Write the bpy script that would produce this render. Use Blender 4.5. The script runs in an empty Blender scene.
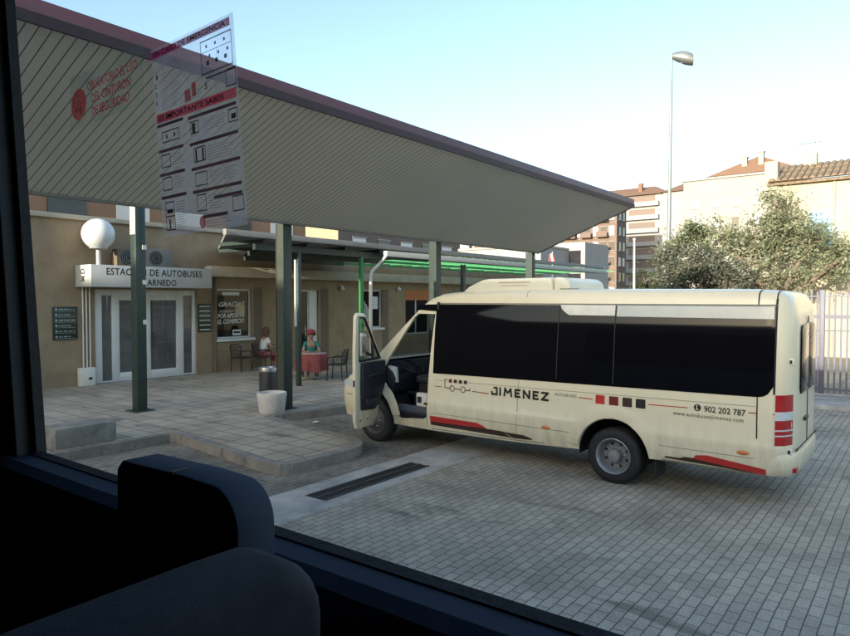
import bpy, bmesh, math, random
from math import sin, cos, pi, radians, sqrt
from mathutils import Vector, Matrix
random.seed(7)
sc = bpy.context.scene
COL = sc.collection
R = radians

# ------------------------------------------------------------------ helpers
def link(o, parent=None):
    COL.objects.link(o)
    if parent is not None: o.parent = parent
    return o
def tag(o, label=None, cat=None, group=None, kind=None):
    if label: o['label'] = label
    if cat: o['category'] = cat
    if group: o['group'] = group
    if kind: o['kind'] = kind
    return o
def empty(name, loc=(0, 0, 0), rz=0, parent=None):
    o = bpy.data.objects.new(name, None); o.location = loc; o.rotation_euler = (0, 0, rz)
    o.empty_display_size = .2
    return link(o, parent)
def thing(name, label, cat, loc=(0, 0, 0), rz=0, group=None):
    return tag(empty(name, loc, rz), label, cat, group)
def children(o): return list(o.children)
def copy_tree(o, parent=None):
    c = o.copy(); COL.objects.link(c); c.parent = parent
    for ch in children(o): copy_tree(ch, c)
    return c

class MB:
    def __init__(s): s.v = []; s.f = []; s.m = []; s.mi = 0
    def add(s, vs, fs):
        n = len(s.v); s.v += [tuple(p) for p in vs]
        for f in fs: s.f.append(tuple(i + n for i in f)); s.m.append(s.mi)
        return s
    def box(s, x0, x1, y0, y1, z0, z1):
        return s.add([(x0,y0,z0),(x1,y0,z0),(x1,y1,z0),(x0,y1,z0),(x0,y0,z1),(x1,y0,z1),(x1,y1,z1),(x0,y1,z1)],
                     [(0,3,2,1),(4,5,6,7),(0,1,5,4),(1,2,6,5),(2,3,7,6),(3,0,4,7)])
    def quad(s, a, b, c, d): return s.add([a, b, c, d], [(0, 1, 2, 3)])
    def tube(s, pts, r, n=10, cap=True):
        pts = [Vector(p) for p in pts]; rr = r if isinstance(r, (list, tuple)) else [r] * len(pts)
        vs = []; fs = []; prev = None
        for i, p in enumerate(pts):
            t = (pts[min(i+1, len(pts)-1)] - pts[max(i-1, 0)]).normalized()
            if prev is None:
                a = t.cross(Vector((0, 0, 1)) if abs(t.z) < .9 else Vector((1, 0, 0))).normalized()
            else:
                a = (prev - t * prev.dot(t)).normalized()
            prev = a; b = t.cross(a)
            for k in range(n):
                w = 2 * pi * k / n; vs.append(p + (a * cos(w) + b * sin(w)) * rr[i])
        for i in range(len(pts) - 1):
            for k in range(n):
                k2 = (k + 1) % n; fs.append((i*n+k, i*n+k2, (i+1)*n+k2, (i+1)*n+k))
        if cap: fs.append(tuple(range(n))[::-1]); fs.append(tuple((len(pts)-1)*n + k for k in range(n)))
        return s.add(vs, fs)
    def prism(s, poly, axis, t0, t1):
        # poly: 2-D points; axis 'x' -> (y,z), 'y' -> (x,z), 'z' -> (x,y)
        def P(p, t): return {'x': (t, p[0], p[1]), 'y': (p[0], t, p[1]), 'z': (p[0], p[1], t)}[axis]
        n = len(poly)
        return s.add([P(p, t0) for p in poly] + [P(p, t1) for p in poly],
              [tuple(range(n))[::-1], tuple(range(n, 2*n))] + [(i, (i+1) % n, n + (i+1) % n, n + i) for i in range(n)])
    def lathe(s, prof, c=(0, 0, 0), axis='z', n=32):
        # prof: (radius, t) along axis
        vs = []; fs = []
        for (r, t) in prof:
            for k in range(n):
                w = 2*pi*k/n; a = r*cos(w); b = r*sin(w)
                p = {'z': (a, b, t), 'y': (a, t, b), 'x': (t, a, b)}[axis]
                vs.append((p[0]+c[0], p[1]+c[1], p[2]+c[2]))
        for i in range(len(prof) - 1):
            for k in range(n):
                k2 = (k+1) % n; fs.append((i*n+k, i*n+k2, (i+1)*n+k2, (i+1)*n+k))
        return s.add(vs, fs)
    def ball(s, c, r, n=16, sz=1):
        prof = [(max(1e-4, r*sin(pi*i/n)), -r*cos(pi*i/n)*sz) for i in range(n+1)]
        return s.lathe(prof, c, 'z', n*2)
    def build(s, name, mats, parent=None, smooth=None, bevel=0, seg=2, fix=True, loc=None):
        me = bpy.data.meshes.new(name); me.from_pydata(s.v, [], s.f)
        mats = mats if isinstance(mats, (list, tuple)) else [mats]
        for m in mats: me.materials.append(m)
        for p, i in zip(me.polygons, s.m): p.material_index = i
        if fix or bevel:
            bm = bmesh.new(); bm.from_mesh(me)
            bmesh.ops.remove_doubles(bm, verts=bm.verts, dist=1e-5)
            if fix: bmesh.ops.recalc_face_normals(bm, faces=bm.faces)
            if bevel:
                es = [e for e in bm.edges if len(e.link_faces) == 2 and e.calc_face_angle(0) > R(30)]
                bmesh.ops.bevel(bm, geom=es, offset=bevel, segments=seg, profile=.5, affect='EDGES', clamp_overlap=True)
            bm.to_mesh(me); bm.free()
        if smooth is None and bevel: smooth = 40
        if smooth:
            for p in me.polygons: p.use_smooth = True
            me.set_sharp_from_angle(angle=R(smooth))
        o = bpy.data.objects.new(name, me)
        if loc: o.location = loc
        return link(o, parent)

def apply_mods(o):
    dg = bpy.context.evaluated_depsgraph_get(); dg.update()
    me = bpy.data.meshes.new_from_object(o.evaluated_get(dg), preserve_all_data_layers=True, depsgraph=dg)
    o.modifiers.clear(); o.data = me
    return o
def cut(o, cutter):
    m = o.modifiers.new('b', 'BOOLEAN'); m.operation = 'DIFFERENCE'; m.object = cutter; m.solver = 'EXACT'
    bpy.context.view_layer.update(); apply_mods(o)
    bpy.data.objects.remove(cutter)

def text_mesh(body, size, bold=0, shear=0, spacing=1.0, align='LEFT', width=None):
    cu = bpy.data.curves.new('t', 'FONT'); cu.body = body; cu.size = size; cu.offset = bold; cu.shear = shear
    cu.space_character = spacing; cu.align_x = align; cu.resolution_u = 3
    o = bpy.data.objects.new('t', cu); COL.objects.link(o)
    dg = bpy.context.evaluated_depsgraph_get(); dg.update()
    me = bpy.data.meshes.new_from_object(o.evaluated_get(dg)); bpy.data.objects.remove(o)
    if width:
        xs = [v.co.x for v in me.vertices]; k = width / (max(xs) - min(xs))
        for v in me.vertices: v.co.x *= k
    return me
def flat_frame(o, X, Y):   # returns matrix for a flat label with its own axes
    X = Vector(X).normalized(); Y = Vector(Y).normalized(); Z = X.cross(Y)
    return Matrix(((X.x, Y.x, Z.x, o[0]), (X.y, Y.y, Z.y, o[1]), (X.z, Y.z, Z.z, o[2]), (0, 0, 0, 1)))
def write(name, body, size, mat, org, X, Y, parent=None, **k):
    me = text_mesh(body, size, **k); me.name = name; me.materials.append(mat)
    o = bpy.data.objects.new(name, me); link(o, parent); o.matrix_local = flat_frame(org, X, Y)
    return o
def mesh_into(mb, me, M):
    mb.add([M @ v.co for v in me.vertices], [tuple(p.vertices) for p in me.polygons])

# ------------------------------------------------------------------ materials
def new_mat(name):
    m = bpy.data.materials.new(name); m.use_nodes = True
    nt = m.node_tree; b = nt.nodes['Principled BSDF']
    return m, nt, b
def N(nt, t, **k):
    n = nt.nodes.new(t)
    for a, v in k.items(): setattr(n, a, v)
    return n
def mat(name, col, rough=.6, metal=0, var=.12, scale=6, bump=0, bscale=60, spec=.5, dirt=None, stretch=None, coat=0):
    m, nt, b = new_mat(name); L = nt.links.new
    b.inputs['Roughness'].default_value = rough; b.inputs['Metallic'].default_value = metal
    b.inputs['Specular IOR Level'].default_value = spec
    if coat: b.inputs['Coat Weight'].default_value = coat; b.inputs['Coat Roughness'].default_value = .06
    tc = N(nt, 'ShaderNodeTexCoord')
    mp = N(nt, 'ShaderNodeMapping'); L(tc.outputs['Object'], mp.inputs['Vector'])
    if stretch: mp.inputs['Scale'].default_value = stretch
    no = N(nt, 'ShaderNodeTexNoise'); no.inputs['Scale'].default_value = scale; no.inputs['Detail'].default_value = 6; no.inputs['Roughness'].default_value = .65
    L(mp.outputs[0], no.inputs['Vector'])
    r = N(nt, 'ShaderNodeValToRGB'); L(no.outputs['Fac'], r.inputs[0])
    c = Vector(col[:3]); lo = c * (1 - var); hi = c * (1 + var)
    if dirt: lo = Vector(dirt)
    r.color_ramp.elements[0].position = .3; r.color_ramp.elements[1].position = .7
    r.color_ramp.elements[0].color = (*lo, 1); r.color_ramp.elements[1].color = (*hi, 1)
    L(r.outputs[0], b.inputs['Base Color'])
    if bump:
        n2 = N(nt, 'ShaderNodeTexNoise'); n2.inputs['Scale'].default_value = bscale; n2.inputs['Detail'].default_value = 4
        L(mp.outputs[0], n2.inputs['Vector'])
        bp = N(nt, 'ShaderNodeBump'); bp.inputs['Strength'].default_value = bump; bp.inputs['Distance'].default_value = .02
        L(n2.outputs['Fac'], bp.inputs['Height']); L(bp.outputs[0], b.inputs['Normal'])
    return m
def brick_mat(name, c1, c2, mortar, bw, rh, ms, rough=.8, offset=.5, axes='xy', bump=.3, stain=.45, stain_scale=.35, jitter=0.0, rot=0, freq=2):
    m, nt, b = new_mat(name); L = nt.links.new
    tc = N(nt, 'ShaderNodeTexCoord'); mp = N(nt, 'ShaderNodeMapping')
    L(tc.outputs['Object'], mp.inputs['Vector'])
    if axes == 'xz': mp.inputs['Rotation'].default_value = (R(-90), 0, 0)
    if axes == 'yz': mp.inputs['Rotation'].default_value = (R(-90), 0, R(-90))
    if rot: mp.inputs['Rotation'].default_value = (0, 0, rot)
    # slight wobble of the joints
    vec = mp.outputs[0]
    if jitter:
        nz = N(nt, 'ShaderNodeTexNoise'); nz.inputs['Scale'].default_value = 1.7; nz.inputs['Detail'].default_value = 3; L(vec, nz.inputs['Vector'])
        sb = N(nt, 'ShaderNodeVectorMath', operation='SUBTRACT'); L(nz.outputs['Color'], sb.inputs[0]); sb.inputs[1].default_value = (.5, .5, .5)
        ml = N(nt, 'ShaderNodeVectorMath', operation='SCALE'); L(sb.outputs[0], ml.inputs[0]); ml.inputs['Scale'].default_value = jitter
        ad = N(nt, 'ShaderNodeVectorMath', operation='ADD'); L(vec, ad.inputs[0]); L(ml.outputs[0], ad.inputs[1]); vec = ad.outputs[0]
    br = N(nt, 'ShaderNodeTexBrick'); L(vec, br.inputs['Vector'])
    br.offset = offset; br.offset_frequency = freq; br.inputs['Scale'].default_value = 1
    br.inputs['Brick Width'].default_value = bw; br.inputs['Row Height'].default_value = rh
    br.inputs['Mortar Size'].default_value = ms; br.inputs['Mortar Smooth'].default_value = .3; br.inputs['Bias'].default_value = 0
    br.inputs['Color1'].default_value = (*c1, 1); br.inputs['Color2'].default_value = (*c2, 1); br.inputs['Mortar'].default_value = (*mortar, 1)
    no = N(nt, 'ShaderNodeTexNoise'); no.inputs['Scale'].default_value = stain_scale; no.inputs['Detail'].default_value = 8; no.inputs['Roughness'].default_value = .62
    L(mp.outputs[0], no.inputs['Vector'])
    r = N(nt, 'ShaderNodeValToRGB'); L(no.outputs['Fac'], r.inputs[0])
    r.color_ramp.elements[0].position = .32; r.color_ramp.elements[1].position = .68
    r.color_ramp.elements[0].color = (1-stain, 1-stain, 1-stain, 1); r.color_ramp.elements[1].color = (1.12, 1.12, 1.12, 1)
    mx = N(nt, 'ShaderNodeMix', data_type='RGBA', blend_type='MULTIPLY'); mx.inputs[0].default_value = 1
    L(br.outputs['Color'], mx.inputs[6]); L(r.outputs[0], mx.inputs[7])
    n3 = N(nt, 'ShaderNodeTexNoise'); n3.inputs['Scale'].default_value = 45; n3.inputs['Detail'].default_value = 4; L(mp.outputs[0], n3.inputs['Vector'])
    r3 = N(nt, 'ShaderNodeValToRGB'); L(n3.outputs['Fac'], r3.inputs[0])
    r3.color_ramp.elements[0].position = .3; r3.color_ramp.elements[1].position = .7
    r3.color_ramp.elements[0].color = (.78, .78, .78, 1); r3.color_ramp.elements[1].color = (1.15, 1.15, 1.15, 1)
    mx2 = N(nt, 'ShaderNodeMix', data_type='RGBA', blend_type='MULTIPLY'); mx2.inputs[0].default_value = 1
    L(mx.outputs[2], mx2.inputs[6]); L(r3.outputs[0], mx2.inputs[7])
    n4 = N(nt, 'ShaderNodeTexNoise'); n4.inputs['Scale'].default_value = stain_scale*3.1; n4.inputs['Detail'].default_value = 5; n4.inputs['Distortion'].default_value = .6; mq = N(nt, 'ShaderNodeMapping'); mq.inputs['Scale'].default_value = (1.5, .55, 1); L(tc.outputs['Object'], mq.inputs['Vector']); L(mq.outputs[0], n4.inputs['Vector'])
    r4 = N(nt, 'ShaderNodeValToRGB'); L(n4.outputs['Fac'], r4.inputs[0]); r4.color_ramp.elements[0].position = .60; r4.color_ramp.elements[1].position = .72
    r4.color_ramp.elements[0].color = (1,1,1,1); r4.color_ramp.elements[1].color = (1-stain*1.1,)*3 + (1,)
    mx3 = N(nt, 'ShaderNodeMix', data_type='RGBA', blend_type='MULTIPLY'); mx3.inputs[0].default_value = 1
    L(mx2.outputs[2], mx3.inputs[6]); L(r4.outputs[0], mx3.inputs[7])
    L(mx3.outputs[2], b.inputs['Base Color'])
    b.inputs['Roughness'].default_value = rough
    bp = N(nt, 'ShaderNodeBump'); bp.inputs['Strength'].default_value = bump; bp.inputs['Distance'].default_value = .01; bp.invert = True
    L(br.outputs['Fac'], bp.inputs['Height']); L(bp.outputs[0], b.inputs['Normal'])
    return m
def clear_glass(name, refl=.04, tint=(.93, .95, .95)):
    m, nt, b = new_mat(name); L = nt.links.new; nt.nodes.remove(b)
    out = nt.nodes['Material Output']
    t = N(nt, 'ShaderNodeBsdfTransparent'); t.inputs[0].default_value = (*tint, 1)
    g = N(nt, 'ShaderNodeBsdfGlossy'); g.inputs['Roughness'].default_value = .02
    lw = N(nt, 'ShaderNodeLayerWeight'); lw.inputs['Blend'].default_value = .5
    pw = N(nt, 'ShaderNodeMath', operation='POWER'); pw.inputs[1].default_value = 5; L(lw.outputs['Facing'], pw.inputs[0])
    mt = N(nt, 'ShaderNodeMath', operation='MULTIPLY_ADD'); mt.inputs[1].default_value = .6; mt.inputs[2].default_value = refl; mt.use_clamp = True
    L(pw.outputs[0], mt.inputs[0])
    mx = N(nt, 'ShaderNodeMixShader'); L(mt.outputs[0], mx.inputs[0]); L(t.outputs[0], mx.inputs[1]); L(g.outputs[0], mx.inputs[2])
    L(mx.outputs[0], out.inputs[0]); return m
def sticker(name, col, alpha, rough=.5, nscale=9, avar=.15):
    m, nt, b = new_mat(name); L = nt.links.new; out = nt.nodes['Material Output']
    b.inputs['Base Color'].default_value = (*col, 1); b.inputs['Roughness'].default_value = rough
    t = N(nt, 'ShaderNodeBsdfTransparent'); mx = N(nt, 'ShaderNodeMixShader')
    tr = N(nt, 'ShaderNodeBsdfTranslucent'); tr.inputs[0].default_value = (*col, 1)
    m2 = N(nt, 'ShaderNodeMixShader'); m2.inputs[0].default_value = .5; L(b.outputs[0], m2.inputs[1]); L(tr.outputs[0], m2.inputs[2])
    tc = N(nt, 'ShaderNodeTexCoord'); no = N(nt, 'ShaderNodeTexNoise'); no.inputs['Scale'].default_value = nscale; L(tc.outputs['Object'], no.inputs['Vector'])
    mr = N(nt, 'ShaderNodeMapRange'); mr.inputs['From Min'].default_value = .3; mr.inputs['From Max'].default_value = .7
    mr.inputs['To Min'].default_value = max(0, alpha-avar); mr.inputs['To Max'].default_value = min(1, alpha+avar); L(no.outputs['Fac'], mr.inputs[0])
    L(mr.outputs[0], mx.inputs[0]); L(t.outputs[0], mx.inputs[1]); L(m2.outputs[0], mx.inputs[2]); L(mx.outputs[0], out.inputs[0])
    return m
def leaf_mat(name, dark, light, scale=.9):
    m, nt, b = new_mat(name); L = nt.links.new
    tc = N(nt, 'ShaderNodeTexCoord'); no = N(nt, 'ShaderNodeTexNoise'); no.inputs['Scale'].default_value = scale; no.inputs['Detail'].default_value = 8
    L(tc.outputs['Object'], no.inputs['Vector'])
    r = N(nt, 'ShaderNodeValToRGB'); L(no.outputs['Fac'], r.inputs[0]); r.color_ramp.elements[0].position = .35; r.color_ramp.elements[1].position = .65
    r.color_ramp.elements[0].color = (*dark, 1); r.color_ramp.elements[1].color = (*light, 1)
    L(r.outputs[0], b.inputs['Base Color']); b.inputs['Roughness'].default_value = .6
    tr = N(nt, 'ShaderNodeBsdfTranslucent'); L(r.outputs[0], tr.inputs[0])
    mx = N(nt, 'ShaderNodeMixShader'); mx.inputs[0].default_value = .3; L(b.outputs[0], mx.inputs[1]); L(tr.outputs[0], mx.inputs[2])
    L(mx.outputs[0], nt.nodes['Material Output'].inputs[0]); return m

M = {}
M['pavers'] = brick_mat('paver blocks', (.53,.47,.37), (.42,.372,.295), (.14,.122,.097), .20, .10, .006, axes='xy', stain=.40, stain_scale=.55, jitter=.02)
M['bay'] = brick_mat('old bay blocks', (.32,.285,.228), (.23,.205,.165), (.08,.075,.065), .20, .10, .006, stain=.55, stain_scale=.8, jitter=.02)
M['tiles'] = brick_mat('pavement tiles', (.49,.43,.34), (.40,.352,.28), (.11,.097,.078), .40, .40, .012, offset=.0, stain=.38, stain_scale=.7, jitter=.012, bump=.25)
M['concrete'] = mat('concrete', (.38,.375,.36), .85, var=.22, scale=3, bump=.25, bscale=70, dirt=(.22,.22,.215))
M['kerb'] = brick_mat('kerb stone', (.31,.288,.248), (.26,.242,.21), (.19,.177,.155), 1.0, 1.0, .006, offset=0, stain=.4, stain_scale=2.2)
M['stain_strip'] = mat('worn concrete', (.48,.45,.40), .8, var=.2, scale=2.2, bump=.2, dirt=(.27,.265,.25))
M['soil'] = mat('dry soil', (.30,.27,.21), .95, var=.3, scale=.6, bump=.4)
M['asphalt'] = mat('asphalt', (.10,.10,.10), .9, var=.2, scale=2, bump=.3, bscale=120)
M['cream'] = mat('cream paint', (.74,.68,.50), .32, var=.03, scale=2.2, spec=.5, coat=.35)
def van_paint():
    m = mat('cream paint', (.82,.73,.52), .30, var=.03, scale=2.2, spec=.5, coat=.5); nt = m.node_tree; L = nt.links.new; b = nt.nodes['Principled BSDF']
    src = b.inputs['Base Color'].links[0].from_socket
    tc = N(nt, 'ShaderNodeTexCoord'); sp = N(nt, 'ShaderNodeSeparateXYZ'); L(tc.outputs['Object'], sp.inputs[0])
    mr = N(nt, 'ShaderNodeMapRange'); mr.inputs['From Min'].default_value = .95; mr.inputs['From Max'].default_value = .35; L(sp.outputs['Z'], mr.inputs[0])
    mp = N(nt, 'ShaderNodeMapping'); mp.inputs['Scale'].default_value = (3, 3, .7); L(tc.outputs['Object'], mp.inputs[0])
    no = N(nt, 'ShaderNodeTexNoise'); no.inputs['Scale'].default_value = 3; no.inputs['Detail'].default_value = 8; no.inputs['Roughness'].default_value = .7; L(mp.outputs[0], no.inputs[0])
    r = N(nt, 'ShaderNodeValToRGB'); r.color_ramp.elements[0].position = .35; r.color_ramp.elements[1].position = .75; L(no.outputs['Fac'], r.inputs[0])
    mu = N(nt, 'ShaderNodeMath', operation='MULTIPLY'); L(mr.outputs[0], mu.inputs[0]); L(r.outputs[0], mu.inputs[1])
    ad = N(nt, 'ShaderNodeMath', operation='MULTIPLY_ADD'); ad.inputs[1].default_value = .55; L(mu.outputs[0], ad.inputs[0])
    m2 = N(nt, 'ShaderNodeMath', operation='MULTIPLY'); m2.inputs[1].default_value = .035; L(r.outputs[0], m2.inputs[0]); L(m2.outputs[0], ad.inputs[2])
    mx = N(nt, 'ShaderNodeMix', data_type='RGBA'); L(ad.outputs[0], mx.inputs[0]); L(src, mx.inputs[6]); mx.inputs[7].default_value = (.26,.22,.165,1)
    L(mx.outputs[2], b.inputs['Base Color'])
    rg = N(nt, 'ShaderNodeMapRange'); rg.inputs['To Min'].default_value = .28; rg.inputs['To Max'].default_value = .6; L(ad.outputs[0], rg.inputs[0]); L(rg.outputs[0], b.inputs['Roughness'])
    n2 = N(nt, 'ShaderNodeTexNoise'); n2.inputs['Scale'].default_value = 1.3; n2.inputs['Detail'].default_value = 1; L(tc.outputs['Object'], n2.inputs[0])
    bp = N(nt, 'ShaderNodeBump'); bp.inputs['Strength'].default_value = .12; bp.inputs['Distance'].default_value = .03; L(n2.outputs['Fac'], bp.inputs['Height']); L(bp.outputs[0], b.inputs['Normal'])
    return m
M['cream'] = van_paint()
M['cream_dull'] = mat('cream roof paint', (.70,.665,.54), .42, var=.05, scale=3)
M['white_plastic'] = mat('white moulded plastic', (.72,.70,.62), .45, var=.05, scale=5)
M['dark_blue'] = mat('dark blue cab plastic', (.015,.018,.027), .6, var=.25, scale=8, bump=.1)
M['black'] = mat('black plastic', (.012,.012,.013), .5, var=.2, scale=8)
M['rubber'] = mat('black rubber', (.016,.016,.017), .75, var=.3, scale=12, bump=.15)
M['tint'] = mat('dark tinted glass', (.004,.004,.006), .05, var=.1, scale=3, spec=.2)
M['band'] = mat('pale frosted glass band', (.42,.44,.42), .2, var=.12, scale=2)  # paler strip along the top of the side glass
M['seam'] = mat('dark gap', (.02,.02,.02), .8, var=.1)
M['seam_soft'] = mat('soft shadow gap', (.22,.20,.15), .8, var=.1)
M['steel'] = mat('grey steel', (.36,.36,.37), .38, metal=.85, var=.15, scale=14)
M['rim'] = mat('painted steel rim', (.30,.30,.31), .42, metal=.5, var=.2, scale=10)
M['rim_dark'] = mat('dirty steel rim', (.07,.07,.072), .6, metal=.3, var=.3, scale=10)  # front rim colour darkened for the shadow it sits in
M['red'] = mat('red vinyl', (.50,.035,.03), .4, var=.06)
M['dark_red'] = mat('dark red vinyl', (.16,.02,.018), .4, var=.08)
M['brown_vinyl'] = mat('dark brown vinyl', (.05,.025,.018), .4, var=.08)
M['black_vinyl'] = mat('black vinyl', (.022,.018,.016), .4, var=.08)
M['orange_lens'] = mat('orange lens', (.62,.20,.05), .25, var=.08)
M['red_lens'] = mat('red lamp lens', (.42,.012,.015), .12, var=.1, scale=20, coat=.5)
M['clear_lens'] = mat('clear lamp lens', (.62,.66,.66), .12, var=.08, scale=20, coat=.5)
M['glass'] = clear_glass('clear glass', .05)
M['windscreen'] = clear_glass('tinted windscreen', .05, (.34,.36,.36))
M['pane'] = clear_glass('coach window glass', .012, (.95,.965,.965))
M['shop_glass'] = mat('dark shop glass', (.014,.013,.013), .03, var=.3, scale=1.5, spec=.22)
M['coach_dark'] = mat('coach trim', (.006,.006,.007), .85, spec=.12, var=.2, scale=9, bump=.1, bscale=150)
M['coach_ledge'] = mat('coach ledge', (.040,.054,.078), .85, spec=.12, var=.12, scale=9, bump=.08, bscale=200)
M['coach_grey'] = mat('coach pillar trim', (.085,.088,.092), .6, var=.12, scale=9)
M['seat'] = mat('seat shell', (.030,.034,.043), .85, spec=.12, var=.25, scale=14, bump=.12, bscale=300)
M['boxmat'] = mat('ledge box', (.046,.062,.09), .85, spec=.12, var=.1, scale=9)
M['boxside'] = mat('ledge box side', (.015,.016,.018), .6, var=.1, scale=9)
M['coach_paint'] = mat('coach body paint', (.16,.165,.17), .4, var=.06)
M['wall'] = mat('beige render', (.32,.238,.148), .9, var=.10, scale=1.6, bump=.25, bscale=50, dirt=(.24,.175,.108))
M['wall_top'] = mat('beige concrete cornice', (.43,.37,.28), .9, var=.14, scale=2)
M['brown_strip'] = mat('brown wall strip', (.16,.12,.085), .85, var=.12)
M['frame'] = mat('white window frame', (.66,.66,.64), .4, var=.05)
M['sign_face'] = mat('pale grey sign', (.50,.50,.47), .5, var=.06, scale=3)
M['ink'] = mat('black lettering', (.018,.018,.02), .5, var=.1)
M['board'] = mat('dark green board', (.018,.03,.024), .35, var=.15)
M['board_ink'] = mat('pale lettering', (.40,.46,.42), .6, var=.1)
M['white_ink'] = mat('white lettering', (.72,.72,.70), .6, var=.05)
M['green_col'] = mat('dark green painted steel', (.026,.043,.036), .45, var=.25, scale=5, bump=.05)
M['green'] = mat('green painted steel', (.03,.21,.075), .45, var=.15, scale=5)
M['green_post'] = mat('bright green painted steel', (.03,.19,.05), .45, var=.1, scale=5)
M['col_side'] = mat('weathered green steel', (.052,.062,.046), .45, var=.2, scale=4)  # paler green paints the sun on the near column's left face
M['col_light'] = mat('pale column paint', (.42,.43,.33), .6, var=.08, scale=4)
M['fascia'] = mat('purple brown fascia', (.085,.036,.050), .5, var=.15, scale=2)
M['roof_sheet'] = mat('grey roof sheet', (.22,.22,.21), .7, var=.12, scale=2)
M['gutter'] = mat('pale gutter', (.42,.42,.40), .5, var=.06)
M['globe'] = mat('opal globe', (.66,.655,.63), .25, var=.03)
M['orange_panel'] = mat('orange shop panel', (.42,.12,.03), .5, var=.1)
M['skin'] = mat('skin', (.30,.18,.13), .55, var=.06)
M['hair'] = mat('brown hair', (.09,.045,.022), .6, var=.3, scale=40)
M['shirt_white'] = mat('white shirt', (.62,.62,.62), .85, var=.08)
M['shirt_rose'] = mat('rose dress', (.30,.10,.09), .85, var=.1)
M['teal'] = mat('teal shirt', (.02,.17,.145), .85, var=.1)
M['cap'] = mat('red cap', (.26,.03,.04), .8, var=.15, scale=25)
M['denim'] = mat('dark trousers', (.05,.035,.035), .85, var=.1)
M['cloth_red'] = mat('red tablecloth', (.22,.055,.05), .85, var=.12, scale=6)
M['table_top'] = mat('pale pink table top', (.50,.36,.33), .6, var=.1)
M['chair'] = mat('black wicker', (.02,.02,.022), .7, var=.3, scale=50)
M['brick_apt'] = brick_mat('brown facade brick', (.27,.165,.125), (.22,.135,.10), (.25,.2,.17), .26, .08, .01, axes='xz', stain=.25, stain_scale=.25)
M['brown_apt'] = mat('brown render', (.15,.11,.092), .85, var=.12, scale=.6)
M['tan_apt'] = mat('orange render', (.27,.16,.10), .9, var=.1, scale=.6)
M['white_apt'] = mat('white render', (.29,.285,.285), .9, var=.07, scale=.4)
M['pale_apt'] = mat('pale render', (.30,.28,.255), .9, var=.07, scale=.4)
M['yellow_wall'] = mat('yellow render', (.36,.29,.16), .9, var=.08, scale=.6)
M['cream_wall'] = mat('cream rendered wall', (.42,.37,.27), .9, var=.12, scale=.5, bump=.3, bscale=14)
M['tile'] = mat('terracotta tile', (.17,.10,.065), .85, var=.35, scale=9, bump=.3)
M['tile_old'] = mat('old roof tile', (.19,.14,.095), .9, var=.4, scale=11, bump=.3)
M['blind'] = mat('white shutter', (.66,.65,.62), .7, var=.06)
M['window_dark'] = mat('dark window', (.03,.03,.035), .1, var=.3, scale=1)
M['fence'] = mat('galvanised fence', (.10,.10,.14), .5, metal=0, var=.1)
M['lamp'] = mat('grey lamp steel', (.20,.22,.22), .45, metal=.4, var=.1)
M['bark'] = mat('bark', (.16,.125,.09), .9, var=.3, scale=8, bump=.5)
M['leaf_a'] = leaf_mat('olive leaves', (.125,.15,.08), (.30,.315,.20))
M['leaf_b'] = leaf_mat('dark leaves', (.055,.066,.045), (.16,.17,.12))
M['leaf_far'] = leaf_mat('far leaves', (.03,.05,.02), (.10,.12,.05))
M['grass'] = M['soil']
M['pot'] = mat('white planter', (.60,.585,.55), .7, var=.12, scale=5)
M['graffiti_blue'] = mat('pale blue paint', (.22,.33,.44), .9, var=.1, scale=2)
M['graffiti_ink'] = mat('blue paint', (.03,.15,.30), .9, var=.1)

# canopy soffit : pale metal strips running diagonally
def soffit_mat():
    m, nt, b = new_mat('canopy soffit strips'); L = nt.links.new
    tc = N(nt, 'ShaderNodeTexCoord'); mp = N(nt, 'ShaderNodeMapping'); L(tc.outputs['Object'], mp.inputs['Vector'])
    mp.inputs['Rotation'].default_value = (0, 0, R(0))
    sx = N(nt, 'ShaderNodeSeparateXYZ'); L(mp.outputs[0], sx.inputs[0])
    ad = N(nt, 'ShaderNodeMath', operation='MULTIPLY_ADD'); ad.inputs[1].default_value = SOFFIT_SLOPE; L(sx.outputs['Y'], ad.inputs[0]); L(sx.outputs['X'], ad.inputs[2])
    md = N(nt, 'ShaderNodeMath', operation='MODULO'); md.inputs[1].default_value = SOFFIT_PITCH
    off = N(nt, 'ShaderNodeMath', operation='ADD'); off.inputs[1].default_value = 100 * SOFFIT_PITCH; L(ad.outputs[0], off.inputs[0]); L(off.outputs[0], md.inputs[0])
    r = N(nt, 'ShaderNodeValToRGB'); 
    dv = N(nt, 'ShaderNodeMath', operation='DIVIDE'); dv.inputs[1].default_value = SOFFIT_PITCH; L(md.outputs[0], dv.inputs[0]); L(dv.outputs[0], r.inputs[0])
    e = r.color_ramp.elements; e[0].position = 0; e[0].color = (.06,.06,.06,1); e[1].position = 1; e[1].color = (.60,.58,.53,1)
    a = e.new(.07); a.color = (.09,.09,.088,1); a = e.new(.12); a.color = (.74,.715,.655,1); a = e.new(.93); a.color = (.74,.715,.655,1)
    no = N(nt, 'ShaderNodeTexNoise'); no.inputs['Scale'].default_value = .8; no.inputs['Detail'].default_value = 6; L(tc.outputs['Object'], no.inputs['Vector'])
    r2 = N(nt, 'ShaderNodeValToRGB'); L(no.outputs['Fac'], r2.inputs[0]); r2.color_ramp.elements[0].color = (.85,.85,.85,1); r2.color_ramp.elements[1].color = (1.08,1.08,1.05,1)
    mx = N(nt, 'ShaderNodeMix', data_type='RGBA', blend_type='MULTIPLY'); mx.inputs[0].default_value = 1; L(r.outputs[0], mx.inputs[6]); L(r2.outputs[0], mx.inputs[7])
    L(mx.outputs[2], b.inputs['Base Color']); b.inputs['Roughness'].default_value = .5; b.inputs['Metallic'].default_value = .1
    return m
SOFFIT_SLOPE = 0.0; SOFFIT_PITCH = .125
M['soffit'] = soffit_mat()

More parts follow.
